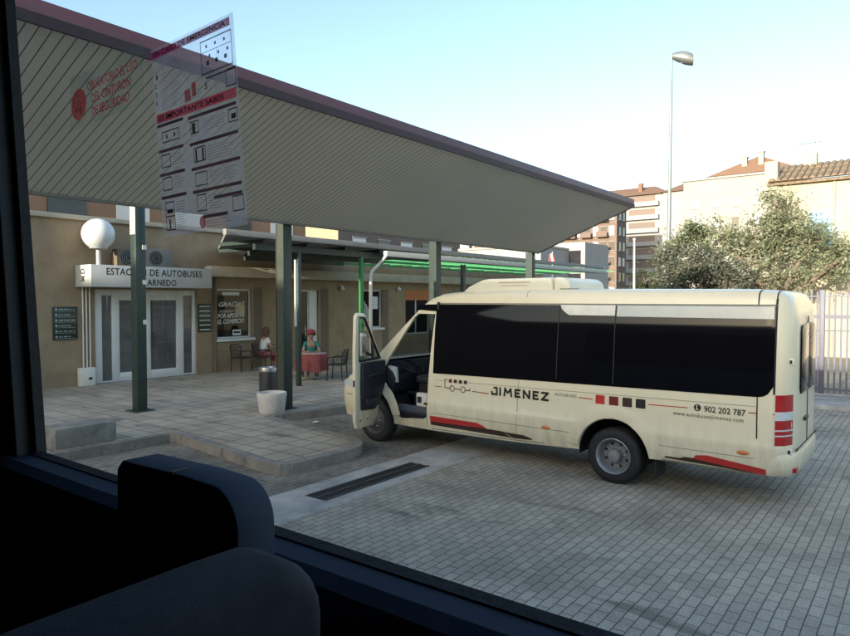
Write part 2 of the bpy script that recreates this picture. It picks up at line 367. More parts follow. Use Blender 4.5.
# ------------------------------------------------------------------ camera, light, world
cam = bpy.data.cameras.new('camera'); cam.lens = 27.95; cam.sensor_width = 36; cam.clip_start = .02; cam.clip_end = 2000
co = bpy.data.objects.new('camera', cam); co.location = (0, 0, 2.4); co.rotation_euler = (R(90 - 1.65), 0, R(37.4 - 90)); link(co); sc.camera = co
SUN_EL = 12.0; SUN_AZ = (1.0, -.03)      # horizontal travel of the light
sun = bpy.data.lights.new('sun', 'SUN'); sun.energy = 9.0; sun.angle = R(.5); sun.color = (1, .90, .74)
so = bpy.data.objects.new('sun', sun); link(so)
tv = Vector((SUN_AZ[0], SUN_AZ[1], -math.tan(R(SUN_EL)) * math.hypot(*SUN_AZ))).normalized()
so.rotation_euler = tv.to_track_quat('-Z', 'Y').to_euler(); so.location = (-20, 0, 30)
w = bpy.data.worlds.new('World'); sc.world = w; w.use_nodes = True
nt = w.node_tree; bg = nt.nodes['Background']; sky = nt.nodes.new('ShaderNodeTexSky'); sky.sky_type = 'NISHITA'
sky.sun_disc = False; sky.sun_elevation = R(SUN_EL + 4); sky.sun_rotation = math.atan2(-SUN_AZ[0], -SUN_AZ[1]); sky.air_density = 1.0; sky.dust_density = 1.6; sky.ozone_density = 1.0
wb = nt.nodes.new('ShaderNodeMix'); wb.data_type = 'RGBA'; wb.blend_type = 'MULTIPLY'; wb.inputs[0].default_value = 1; wb.inputs[7].default_value = (.98, 1.0, .97, 1)
nt.links.new(sky.outputs[0], wb.inputs[6]); nt.links.new(wb.outputs[2], bg.inputs[0]); bg.inputs[1].default_value = .43
sc.view_settings.view_transform = 'Standard'; sc.view_settings.look = 'None'; sc.view_settings.exposure = 0
sc.cycles.use_denoising = True
sc.cycles.max_bounces = 8; sc.cycles.transparent_max_bounces = 16; sc.cycles.caustics_reflective = False; sc.cycles.caustics_refractive = False

# ------------------------------------------------------------------ ground
SW = .14
g = MB(); g.box(-900, 900, -900, 900, -.3, -.012); tag(g.build('ground', M['asphalt']), kind='structure')
g = MB(); g.box(-24, 17.9, -14, 5.46, -.3, 0); g.box(17.9, 60, -40, 30, -.3, -.006); g.m[6:] = [1]*6
tag(g.build('paved_yard', [M['pavers'], M['soil']]), kind='structure')
g = MB(); g.box(-24, 17.9, 5.46, 6.32, -.3, .002); tag(g.build('concrete_strip', M['stain_strip']), kind='structure')
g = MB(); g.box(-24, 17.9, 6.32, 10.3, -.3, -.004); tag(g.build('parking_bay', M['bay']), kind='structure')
def arc(cx, cy, r, a0, a1, n=8): return [(cx + r*cos(R(a0+(a1-a0)*i/n)), cy + r*sin(R(a0+(a1-a0)*i/n))) for i in range(n+1)]
outline = [(-24, 10.1), (6.15, 10.1), (6.22, 10.0), (5.86, 7.3)] + arc(6.1, 7.12, .22, 200, 262, 4) + arc(7.1, 7.58, .72, 272, 352, 9) + \
          [(8.25, 10.0), (8.35, 10.05), (9.7, 9.78), (11.9, 9.78), (11.95, 7.3)] + arc(12.15, 7.15, .2, 200, 262, 3) + arc(12.9, 7.4, .45, 275, 345, 4) + [(13.9, 9.8), (40, 9.8), (40, 18.2), (-24, 18.2)]
g = MB(); g.prism(outline, 'z', -.3, SW); pv = g.build('pavement', [M['tiles']], bevel=.012, seg=2); tag(pv, kind='structure')
def inset_poly(poly, d):
    out = []; n = len(poly)
    for i in range(n):
        p0 = Vector(poly[i-1]); p1 = Vector(poly[i]); p2 = Vector(poly[(i+1) % n])
        e1 = (p1-p0).normalized(); e2 = (p2-p1).normalized(); n1 = Vector((-e1.y, e1.x)); n2 = Vector((-e2.y, e2.x))
        b = (n1+n2); b = b.normalized() / max(.4, b.normalized().dot(n1)); out.append(tuple(p1 + b*d))
    return out
kin = inset_poly(outline, .16); kout = inset_poly(outline, -.012); last = len(outline) - 3
g = MB()
for i in range(last - 1):
    a, b, c, d = kout[i], kout[i+1], kin[i+1], kin[i]
    g.add([(*a, SW+.004), (*b, SW+.004), (*c, SW+.004), (*d, SW+.004), (*a, -.05), (*b, -.05)], [(0,1,2,3), (4,5,1,0)])
tag(g.build('kerb', M['kerb']), kind='structure')

# paper scrap by the kerb
g = MB(); rp = random.Random(9); g.add([(.045*i+.02*rp.random(), .035*j+.02*rp.random(), .004+.03*rp.random()) for i in range(4) for j in range(4)], [(i*4+j, i*4+j+1, i*4+j+5, i*4+j+4) for i in range(3) for j in range(3)])
tag(g.build('paper_scrap', mat('white paper', (.6,.6,.57), .8, var=.05), loc=(8.75, 9.35, .0)), 'small crumpled white paper scrap on the bay paving by the kerb', 'litter')
# drain
d = thing('drain_grate', 'long dark slotted steel drain grate set in the concrete strip', 'drain grate', (5.46, 5.66, 0))
g = MB(); g.box(0, 2.05, 0, .34, .0, .006); g.build('channel', M['black'], d)
g = MB()
for y in (0, .155, .31): g.box(0, 2.05, y, y+.03, .004, .014)
g.build('frame', mat('dull iron', (.07,.066,.06), .7, var=.3), d)
g = MB()
for i in range(41): g.box(i*.05+.01, i*.05+.026, .005, .335, .003, .012)
g.build('bar_grid', mat('rusty grate', (.035,.033,.03), .8, metal=0, var=.4, scale=8), d)

# ------------------------------------------------------------------ canopy
CA0, CA1 = 1.6, 19.72
c = thing('bus_canopy', 'long tilted canopy roof with striped underside over the bus bays', 'canopy', (0, 0, 0))
def can(b): return 3.95 + (10.3 - b) / 3.1 * 1.22
g = MB()
E1, E0 = 7.2, 10.3
g.add([(CA0,E0,can(E0)), (CA1,E0,can(E0)), (CA1,E1,can(E1)), (CA0,E1,can(E1))], [(0,1,2,3)])
g.build('soffit', M['soffit'], c)
g = MB(); g.add([(CA0,E0+.1,can(E0)+.13),(CA1,E0+.1,can(E0)+.13),(CA1,E1,can(E1)+.2),(CA0,E1,can(E1)+.2)], [(0,1,2,3)])
g.build('roof_sheet', M['roof_sheet'], c)
g = MB(); g.box(CA0, CA1+.03, E1-.06, E1, can(E1)-.02, can(E1)+.235)
g.build('fascia', M['fascia'], c, bevel=.01)
g = MB(); g.box(CA0, CA1+.035, E1-.075, E1-.061, can(E1)-.03, can(E1)+.085); g.build('drip_edge', mat('dark purple edge', (.030,.011,.018), .6), c)
g = MB(); g.prism([(E1, can(E1)-.015), (E0+.1, can(E0)-.06), (E0+.1, can(E0)+.17), (E1, can(E1)+.23)], 'x', CA1, CA1+.05)
g.build('end_fascia', M['fascia'], c)
g = MB(); g.box(CA0, CA1-.01, E0-.0, E0+.1, can(E0)-.04, can(E0)+.12); g.build('gutter_beam', M['roof_sheet'], c)
def column(a, label, h=3.95):
    t = thing('canopy_column', label, 'column', (a, 10.42, SW), 0, 'green steel columns holding the canopy')
    g = MB(); hh = h - SW - .02
    g.box(-.115, .115, -.016, 0, 0, hh); g.box(-.115, .115, .20, .216, 0, hh); g.box(.085, .10, .0, .20, 0, hh)
    g.build('shaft', M['green_col'], t, bevel=.003)
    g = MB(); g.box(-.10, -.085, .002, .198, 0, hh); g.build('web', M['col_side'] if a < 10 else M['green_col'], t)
    g = MB(); g.prism([(-.016, hh-.02), (.216, hh-.02), (.216, hh-.4), (.01, hh-.4)], 'x', -.07, .07)
    g.build('bracket', M['green_col'], t)
    g = MB(); g.box(-.18, .18, -.07, .27, 0, .02); g.build('base_plate', M['green_col'], t)
    return t
column(9.0, 'dark green canopy column behind the white planter pot')
column(14.2, 'canopy column rising behind the van roof left of its air conditioner')
column(19.5, 'far canopy column under the right end of the canopy')

# ------------------------------------------------------------------ pergola in front of the station
p = thing('pergola', 'flat roofed green steel pergola along the station front', 'pergola', (0, 0, 0))
PZ = 3.98
g = MB(); g.prism([(9.3,12.85),(17.2,12.85),(17.2,17.4),(12.3,17.4)], 'z', PZ-.07, PZ); g.build('roof_sheet', M['roof_sheet'], p)
g = MB(); g.box(9.2, 31, 12.72, 12.84, PZ-.12, PZ+.02); g.build('fascia', mat('grey fascia', (.20,.198,.185), .6, var=.1), p, bevel=.006)
g = MB(); g.box(14.6, 31, 12.55, 12.70, 3.64, 3.80); g.build('gutter', M['gutter'], p, bevel=.01)
for bb in (13.05, 15.0, 16.9):  # long beams: darker green paints the shade under the roof sheet
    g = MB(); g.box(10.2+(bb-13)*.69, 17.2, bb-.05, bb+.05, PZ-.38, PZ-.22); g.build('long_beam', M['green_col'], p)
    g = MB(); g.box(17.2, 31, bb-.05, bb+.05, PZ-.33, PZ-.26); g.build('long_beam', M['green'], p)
for i in range(16):
    a = 10.4 + i*1.42; be = min(17.3, 13.0+(a-9.3)*1.45)
    g = MB(); g.box(a-.04, a+.04, 12.86, be, PZ-.22, PZ-.125); g.build('cross_beam', M['green'] if a > 17 else M['green_col'], p)  # shaded beams coloured darker, sunlit ones brighter
    if a > 17.3:
        g = MB(); g.box(a+.3, a+.34, 12.86, 17.3, PZ-.2, PZ-.13); g.box(a+.8, a+.84, 12.86, 17.3, PZ-.2, PZ-.13); g.build('batten', M['green'], p)
for a, m_, r_ in ((11.6, 'green_col', .055), (13.98, 'green_post', .05), (19.2, 'green_col', .07), (24, 'green_col', .07)):
    g = MB(); g.box(a-r_, a+r_, 13.0-r_, 13.0+r_, SW, PZ-.38); g.build('post', M[m_], p, bevel=.006)
g = MB(); g.tube([(14.62,12.6,3.66), (14.55,12.7,3.5), (14.2,12.78,3.2), (14.16,12.79,3.08), (14.16,12.8,SW)], .05, 10); g.build('downpipe', M['gutter'], p, smooth=50)
g = MB(); g.tube([(11.38,12.86,3.4), (11.38,12.86,1.7)], .035, 10); g.build('rain_pipe', M['gutter'], p, smooth=50)

# lone dark post in front of the entrance
t = thing('steel_post', 'tall dark post in front of the station entrance doors', 'post', (7.06, 12.66, SW))
g = MB(); g.box(-.105, .105, -.105, .105, 0, 4.25); g.build('shaft', M['green_col'], t, bevel=.008)
g = MB(); g.box(-.11, -.106, -.10, .10, 3.55, 4.24); g.build('pale_panel', M['col_light'], t)  # pale patch paints sunlight onto the top of the post
for z in (2.55, 1.75, 3.25):
    g = MB(); g.box(.03, .115, -.12, -.106, z, z+.09); g.build('small_plate', M['white_plastic'], t)
g = MB(); g.box(-.2, .2, -.2, .2, 0, .02); g.build('base_plate', M['green_col'], t)

# ------------------------------------------------------------------ station building
WB = 17.55
st = thing('station_building', 'single storey beige bus station building with entrance and shop windows', 'building', (0, 0, 0))
openings = [(8.57, 11.61, SW, 2.66), (12.34, 13.65, 1.15, 2.72), (15.69, 16.62, SW, 2.72), (18.98, 20.1, 1.25, 2.76), (21.6, 23.3, .9, 2.8), (26, 27.5, 1.2, 2.8)]
def wall_holes(mb, a0, a1, z0, z1, ops, b, depth):
    xs = sorted({a0, a1} | {o[0] for o in ops} | {o[1] for o in ops}); zs = sorted({z0, z1} | {o[2] for o in ops} | {o[3] for o in ops})
    for i in range(len(xs)-1):
        for j in range(len(zs)-1):
            cx = (xs[i]+xs[i+1])/2; cz = (zs[j]+zs[j+1])/2
            if any(o[0] < cx < o[1] and o[2] < cz < o[3] for o in ops): continue
            mb.quad((xs[i],b,zs[j]), (xs[i+1],b,zs[j]), (xs[i+1],b,zs[j+1]), (xs[i],b,zs[j+1]))
    for o in ops:
        x0, x1, q0, q1 = o
        mb.quad((x0,b,q0),(x0,b+depth,q0),(x0,b+depth,q1),(x0,b,q1)); mb.quad((x1,b,q0),(x1,b,q1),(x1,b+depth,q1),(x1,b+depth,q0))
        mb.quad((x0,b,q1),(x0,b+depth,q1),(x1,b+depth,q1),(x1,b,q1)); mb.quad((x0,b,q0),(x1,b,q0),(x1,b+depth,q0),(x0,b+depth,q0))
g = MB(); wall_holes(g, -22, 34, 0, 4.48, openings, WB, .3)
g.quad((-22,WB,4.48),(34,WB,4.48),(34,WB+5,4.48),(-22,WB+5,4.48)); g.quad((-22,WB,0),(-22,WB,4.48),(-22,WB+5,4.48),(-22,WB+5,0)); g.quad((34,WB,0),(34,WB+5,0),(34,WB+5,4.48),(34,WB,4.48)); g.quad((-22,WB+5,0),(-22,WB+5,4.48),(34,WB+5,4.48),(34,WB+5,0))
g.build('wall', M['wall'], st, fix=True)
g = MB(); g.box(11.9, 34, WB-.35, WB-.003, 3.08, 3.40); g.build('cornice', M['wall_top'], st, bevel=.01)
g = MB(); g.box(-22, 34, WB-.12, WB+.3, 4.44, 4.56); g.build('coping', M['wall_top'], st, bevel=.01)
for a0, a1 in ((13.75,14.08), (16.74,17.09), (20.13,20.47)):
    g = MB(); g.box(a0, a1, WB-.02, WB+.01, SW, 2.78); g.build('pilaster', M['brown_strip'], st)
g = MB(); g.tube([(12.22, WB-.06, SW), (12.22, WB-.06, 3.08)], .045, 8); g.build('drainpipe', M['brown_strip'], st)
for k, a in enumerate((8.24, 8.33, 8.42)):
    g = MB(); g.tube([(a, WB-.03, .55), (a, WB-.03, 2.71)], .018, 6); g.build('conduit', M['white_plastic'], st)
# entrance
e = MB(); e.box(8.57, 11.61, WB+.05, WB+.11, 2.50, 2.66); e.box(8.57, 11.61, WB+.05, WB+.11, SW, SW+.05)
for a0, a1 in ((8.57,8.77),(9.04,9.25),(9.84,10.0),(10.005,10.16),(10.97,11.2),(11.49,11.61)): e.box(a0, a1, WB+.04, WB+.12, SW, 2.655)
for a0, a1 in ((9.25,9.84),(10.16,10.97)): e.box(a0, a1, WB+.045, WB+.115, SW+.05, SW+.24); e.box(a0, a1, WB+.045, WB+.115, 2.36, 2.5)
en = e.build('entrance_frame', M['frame'], st, bevel=.004)
g = MB()
for a0, a1 in ((8.77,9.04),(9.25,9.84),(10.16,10.97),(11.2,11.49)): g.quad((a0,WB+.08,SW+.05),(a1,WB+.08,SW+.05),(a1,WB+.08,2.5),(a0,WB+.08,2.5))
g.build('glass', mat('door glass', (.10,.105,.10), .02, var=.15, scale=2.5, spec=.9), en)
g = MB(); g.tube([(10.2, WB+.0, 1.05), (10.2, WB-.04, 1.1), (10.2, WB-.04, 1.4), (10.2, WB, 1.45)], .018, 8); g.build('handle', M['black'], en)
def wframe(name, a0, a1, z0, z1, mull=(), parent=st, fm=None):
    t = .055; fm = fm or M['frame']; g = MB(); y0, y1 = WB+.08, WB+.14
    g.box(a0, a1, y0, y1, z1-t, z1); g.box(a0, a1, y0, y1, z0, z0+t); g.box(a0, a0+t, y0, y1, z0+t, z1-t); g.box(a1-t, a1, y0, y1, z0+t, z1-t)
    for x in mull: g.box(x-t/2, x+t/2, y0+.002, y1-.002, z0+t, z1-t)
    f = g.build(name, fm, parent)
    g = MB(); g.quad((a0,WB+.11,z0),(a1,WB+.11,z0),(a1,WB+.11,z1),(a0,WB+.11,z1)); g.build('pane', M['shop_glass'], f); return f
w1 = wframe('window', 12.34, 13.65, 1.15, 2.72)
g = MB(); g.box(12.26, 13.73, WB-.09, WB+.08, 1.07, 1.15); g.build('sill', M['frame'], w1)
d2 = wframe('door', 15.69, 16.62, SW, 2.72, (16.18,))
g = MB(); g.box(16.2, 16.55, WB+.04, WB+.09, SW+.06, 2.66); g.build('white_leaf', M['frame'], d2)
g = MB(); g.tube([(16.0 + .0, WB+.06, 1.0), (15.96, WB-.02, 1.1), (15.96, WB-.02, 1.4), (16.0, WB+.06, 1.5)], .02, 8); g.build('handle', M['steel'], d2)
w3 = wframe('window', 18.98, 20.1, 1.25, 2.76, (19.55,))
g = MB(); g.box(18.9, 20.18, WB-.08, WB+.08, 1.17, 1.25); g.build('sill', M['frame'], w3)
g = MB()
for k in range(5): g.box(19.08+.08*k, 19.12+.08*k, WB+.095, WB+.105, 1.45+.07*(k % 3), 2.0+.1*((k*7) % 4))
g.box(19.6, 19.95, WB+.095, WB+.105, 2.0, 2.5); g.build('window_notices', M['white_ink'], w3)
w4 = wframe('window', 21.6, 23.3, .9, 2.8, (22.4,))
g = MB(); g.box(21.6, 23.3, WB+.02, WB+.07, 2.35, 2.8); g.build('orange_panel', M['orange_panel'], w4)
wframe('window', 26, 27.5, 1.2, 2.8)
for a in (17.71, 21.04):
    g = MB(); g.ball((a, WB-.1, 2.8), .1, 8, .8); g.box(a-.05, a+.05, WB-.1, WB+.01, 2.85, 2.9); g.build('bulkhead_lamp', M['white_plastic'], st, smooth=50)
# window writing
g = MB()
for s_, z, wd, x in (('GRACIAS', 2.16, .98, 12.45), ('POR APOSTAR', 1.80, 1.02, 12.42), ('EL COMERCIO', 1.62, 1.0, 12.42)):
    mesh_into(g, text_mesh(s_, .19, bold=.004, shear=.25, width=wd), flat_frame((x, WB+.104, z), (1,0,.02), (0,0,1)))
g.box(12.5, 13.2, WB+.102, WB+.104, 2.02, 2.035); g.box(12.5, 12.95, WB+.102, WB+.104, 1.98, 1.99)
g.box(12.6, 13.25, WB+.1, WB+.104, 2.52, 2.62); g.box(12.98, 13.3, WB+.1, WB+.104, 1.24, 1.42)
g.build('window_lettering', M['white_ink'], w1)
g = MB(); g.box(13.02, 13.26, WB+.098, WB+.1, 1.3, 1.37); g.build('notice_print', M['ink'], w1)
g = MB(); g.box(13.1, 13.18, WB+.098, WB+.104, 1.85, 2.25); g.box(13.2, 13.45, WB+.1, WB+.105, 1.9, 2.2); g.build('window_reflection_poster', mat('pale poster', (.5,.42,.28), .6), w1)  # pale patches paint a bright reflection on the pane

# boards on the wall
for a0, a1, z0, z1, lab in ((7.5, 8.1, 1.36, 2.2, 'dark green timetable board left of the entrance'), (11.66, 12.1, 1.40, 2.25, 'dark green timetable board right of the entrance under the sign end')):
    t = thing('timetable_board', lab, 'notice board', (a0, WB-.02, z0))
    W_, H_ = a1-a0, z1-z0
    g = MB(); g.box(0, W_, -.02, .019, 0, H_); g.build('panel', M['board'], t, bevel=.004)
    g = MB(); n = 6
    for k in range(n):
        z = H_*(k+.55)/n - .02; wd = W_*(.86 if k % 2 else .7)
        if W_ < .5: g.box(.03, W_-.03, -.024, -.0205, z-.012, z+.03)
        else:
            g.box(.05, .1, -.024, -.0205, z, z+.045)
            for q in range(7):
                if .14+q*.06 < wd: g.box(.14+q*.06, .14+q*.06+.02+.03*random.random(), -.024, -.0205, z+.006, z+.034)
            g.box(.05, W_-.05, -.023, -.0205, z-.03, z-.024)
    g.build('lettering', M['board_ink'], t)
# sign box
t = thing('station_sign', 'long pale sign box over the entrance reading ESTACION DE AUTOBUSES ARNEDO', 'sign', (8.07, 16.7, 2.71))
g = MB(); g.box(0, 3.51, 0, .84, 0, .56); g.build('box', M['sign_face'], t, bevel=.008)
g = MB()
mesh_into(g, text_mesh('ESTACIÓN DE AUTOBUSES', .245, bold=.004, spacing=1.08, width=2.78), flat_frame((.38, -.004, .315), (1,0,0), (0,0,1)))
mesh_into(g, text_mesh('ARNEDO', .235, bold=.004, spacing=1.08, width=.86), flat_frame((1.50, -.004, .055), (1,0,0), (0,0,1)))
g.build('lettering', M['ink'], t)
g = MB()   # bus pictogram on the left end
for y0, y1, z0, z1 in ((.33,.52,.33,.36),(.33,.36,.33,.43),(.49,.52,.33,.43),(.35,.5,.43,.46),(.35,.41,.13,.19),(.44,.5,.13,.19),(.38,.47,.18,.23),(.35,.41,.22,.28),(.44,.5,.22,.28)):
    g.box(-.004, -.001, y0, y1, z0, z1)
g.build('pictogram', M['ink'], t)
# globe lamp on the sign
t = thing('globe_lamp', 'big white globe lamp on a short post above the station sign', 'lamp', (8.44, 17.05, 3.27))
g = MB(); g.lathe([(.40*sin(pi*i/18), -.40*cos(pi*i/18)) for i in range(3, 19)], (0,0,.80), 'z', 32); g.build('globe', M['globe'], t, smooth=60)
g = MB(); g.lathe([(.01,.42),(.19,.42),(.22,.44),(.22,.46)], (0,0,0), 'z', 24); g.build('collar', M['gutter'], t, smooth=40)
g = MB(); g.tube([(0,0,0),(0,0,.43)], .06, 12); g.build('post', M['gutter'], t, smooth=50)
# air conditioners
for a, h, lab in ((8.95, .46, 'brown cased air conditioner on the sign box, just right of the globe lamp post'), (9.75, .52, 'dull grey air conditioner on the sign box, right of the dark steel post')):
    t = thing('air_conditioner', lab, 'air conditioner', (a, 17.08, 3.27), 0, 'air conditioners on the entrance sign')
    dk = a < 9.2
    g = MB(); g.box(0, .78, 0, .3, 0, h); g.build('casing', M['brown_strip'] if dk else mat('dull grey casing', (.19,.175,.15), .7), t, bevel=.015)
    g = MB(); g.lathe([(.01,-.012),(.19,-.012),(.2,-.004),(.2,.0)], (.3,0,h/2), 'y', 28); g.build('fan_grille', M['black'], t)
    g = MB()
    for k in range(3):
        r = .06+.055*k; g.lathe([(r,-.02),(r+.008,-.02),(r+.008,-.013),(r,-.013),(r,-.02)], (.3,0,h/2), 'y', 28)
    g.build('grille_ring', M['steel'], t)
# white utility box by the entrance
t = thing('utility_box', 'small white utility box at the foot of the wall left of the doors', 'utility box', (8.09, WB-.2, SW))
g = MB(); g.box(0, .38, 0, .195, 0, .47); g.build('case', M['white_plastic'], t, bevel=.01)
g = MB(); g.box(.2, .29, -.008, 0, .16, .22); g.build('lock', M['black'], t)
# concrete bench block
t = MB(); t.box(4.42, 5.36, 10.32, 10.78, SW, SW+.31)
tag(t.build('concrete_block', mat('old block concrete', (.25,.245,.22), .9, var=.25, scale=4, bump=.3, dirt=(.15,.148,.13)), bevel=.02), 'low pale concrete block on the pavement edge at far left', 'concrete block')
# litter bin
t = thing('litter_bin', 'round dark steel litter bin with shiny rim beside the column', 'bin', (9.42, 11.55, SW))
g = MB(); g.lathe([(.005,0),(.19,0),(.2,.02),(.2,.66)], n=36); g.build('body', mat('dark brushed steel', (.12,.12,.125), .35, metal=.8, var=.25, scale=5, stretch=(14,14,.3)), t, smooth=40)
g = MB(); g.lathe([(.2,.66),(.215,.67),(.215,.73),(.205,.76),(.16,.765),(.14,.74),(.14,.6)], n=36); g.build('rim', M['steel'], t, smooth=40)
g = MB(); g.lathe([(.005,.62),(.14,.62)], n=24); g.build('liner', M['black'], t)
# planter
t = thing('planter_pot', 'white round planter pot at the foot of the green column', 'planter', (8.57, 10.40, SW))
g = MB(); g.lathe([(.005,0),(.235,0),(.25,.02),(.285,.3),(.295,.34),(.29,.40),(.262,.405),(.25,.35),(.24,.3)], n=40); g.build('pot', M['pot'], t, smooth=35)
g = MB(); g.lathe([(.005,.33),(.245,.325)], n=24); g.build('soil', M['soil'], t)

# ------------------------------------------------------------------ cafe furniture and people
def chair_mesh(t, s=1):
    m = M['chair']
    g = MB(); g.box(-.22,.22,-.22,.22,.42,.46); g.build('seat', m, t, bevel=.012)
    g = MB(); n = 7
    for k in range(n):
        y = -.2 + .4*k/(n-1); g.tube([(-.20,y,.44),(-.235-.03*cos(k/(n-1)*pi-pi/2),y*1.02,.68),(-.26-.05*cos(k/(n-1)*pi-pi/2),y*1.0,.83)], .009, 6)
    g.tube([(-.2,-.22,.44),(-.25,-.22,.8),(-.28,-.15,.85),(-.30,0,.86),(-.28,.15,.85),(-.25,.22,.8),(-.2,.22,.44)], .016, 8)
    for z in (.55,.68,.78): g.tube([(-.22-(z-.44)*.12,-.21,z),(-.26-(z-.44)*.15,0,z),(-.22-(z-.44)*.12,.21,z)], .008, 6)
    g.build('backrest', m, t, smooth=60)
    for x in (-.2,.2):
        for y in (-.2,.2):
            g = MB(); g.tube([(x,y,.42),(x*1.12,y*1.08,0)], .016, 8); g.build('leg', m, t, smooth=60)
    for y in (-.23,.23):
        g = MB(); g.tube([(.2,y,.42),(.2,y,.62),(.12,y,.65),(-.22,y,.66)], .016, 8); g.build('armrest', m, t, smooth=60)
def table(x, y, r, cloth, lab, cat_group=None):
    t = thing('cafe_table', lab, 'table', (x, y, SW), 0, cat_group)
    g = MB(); g.lathe([(.005,.70),(r,.70),(r,.735),(.005,.735)], n=36); g.build('tabletop', M['table_top'] if cloth else M['steel'], t, smooth=35)
    g = MB(); g.tube([(0,0,.02),(0,0,.7)], .03, 10); g.build('pedestal', M['steel'], t, smooth=50)
    g = MB()
    for k in range(3): g.tube([(0,0,.06),(.3*cos(k*2.1),.3*sin(k*2.1),.015)], .015, 6)
    g.build('foot', M['steel'], t)
    if cloth:
        n = 56; g = MB(); vs = []; fs = []
        rings = [(r+.004, .74), (r+.02, .725), (r+.02, .5), (r+.035, .26)]
        vs.append((0,0,.7405))
        for q, (rr, z) in enumerate(rings):
            for k in range(n):
                a = 2*pi*k/n; wv = (.022*sin(a*9)+.012*sin(a*14+1))*(q/1.6 if q > 1 else 0)
                vs.append(((rr+wv)*cos(a), (rr+wv)*sin(a), z + (.02*sin(a*4) if q == 3 else 0)))
        for k in range(n): fs.append((0, 1+k, 1+(k+1) % n))
        for q in range(3):
            for k in range(n): fs.append((1+q*n+k, 1+q*n+(k+1) % n, 1+(q+1)*n+(k+1) % n, 1+(q+1)*n+k))
        g.mi = 0; g.add(vs, fs); o = g.build('tablecloth', [M['cloth_red'], M['table_top']], None, smooth=60)
        for pl in o.data.polygons[:n]: pl.material_index = 1
        o.location = (x, y, SW); tag(o, 'red tablecloth with a pale centre hanging over the nearer cafe table', 'tablecloth')
    return t
table(12.75, 13.75, .42, True, 'round cafe table under the red tablecloth')
table(14.25, 16.75, .36, False, 'bare steel cafe table in front of the seated woman')
TURN = {}
def put_chair(x, y, rz, lab):
    t = thing('cafe_chair', lab, 'chair', (x, y, SW), rz, 'dark cafe chairs'); chair_mesh(t); return t
c0 = put_chair(13.1, 13.1, R(115), 'empty black wicker chair at the red cafe table, nearest the van')
for x, y, rz, lab in ((12.8, 16.98, R(10), 'empty dark wicker chair under the lettered window left of the seated woman'), (13.53, 16.88, R(-12), 'dark wicker chair the woman in white sits on'), (13.33, 14.45, R(-128), 'dark wicker chair under the person in the red cap')):
    q = copy_tree(c0); q.location = (x, y, SW); q.rotation_euler.z = rz; q['label'] = lab

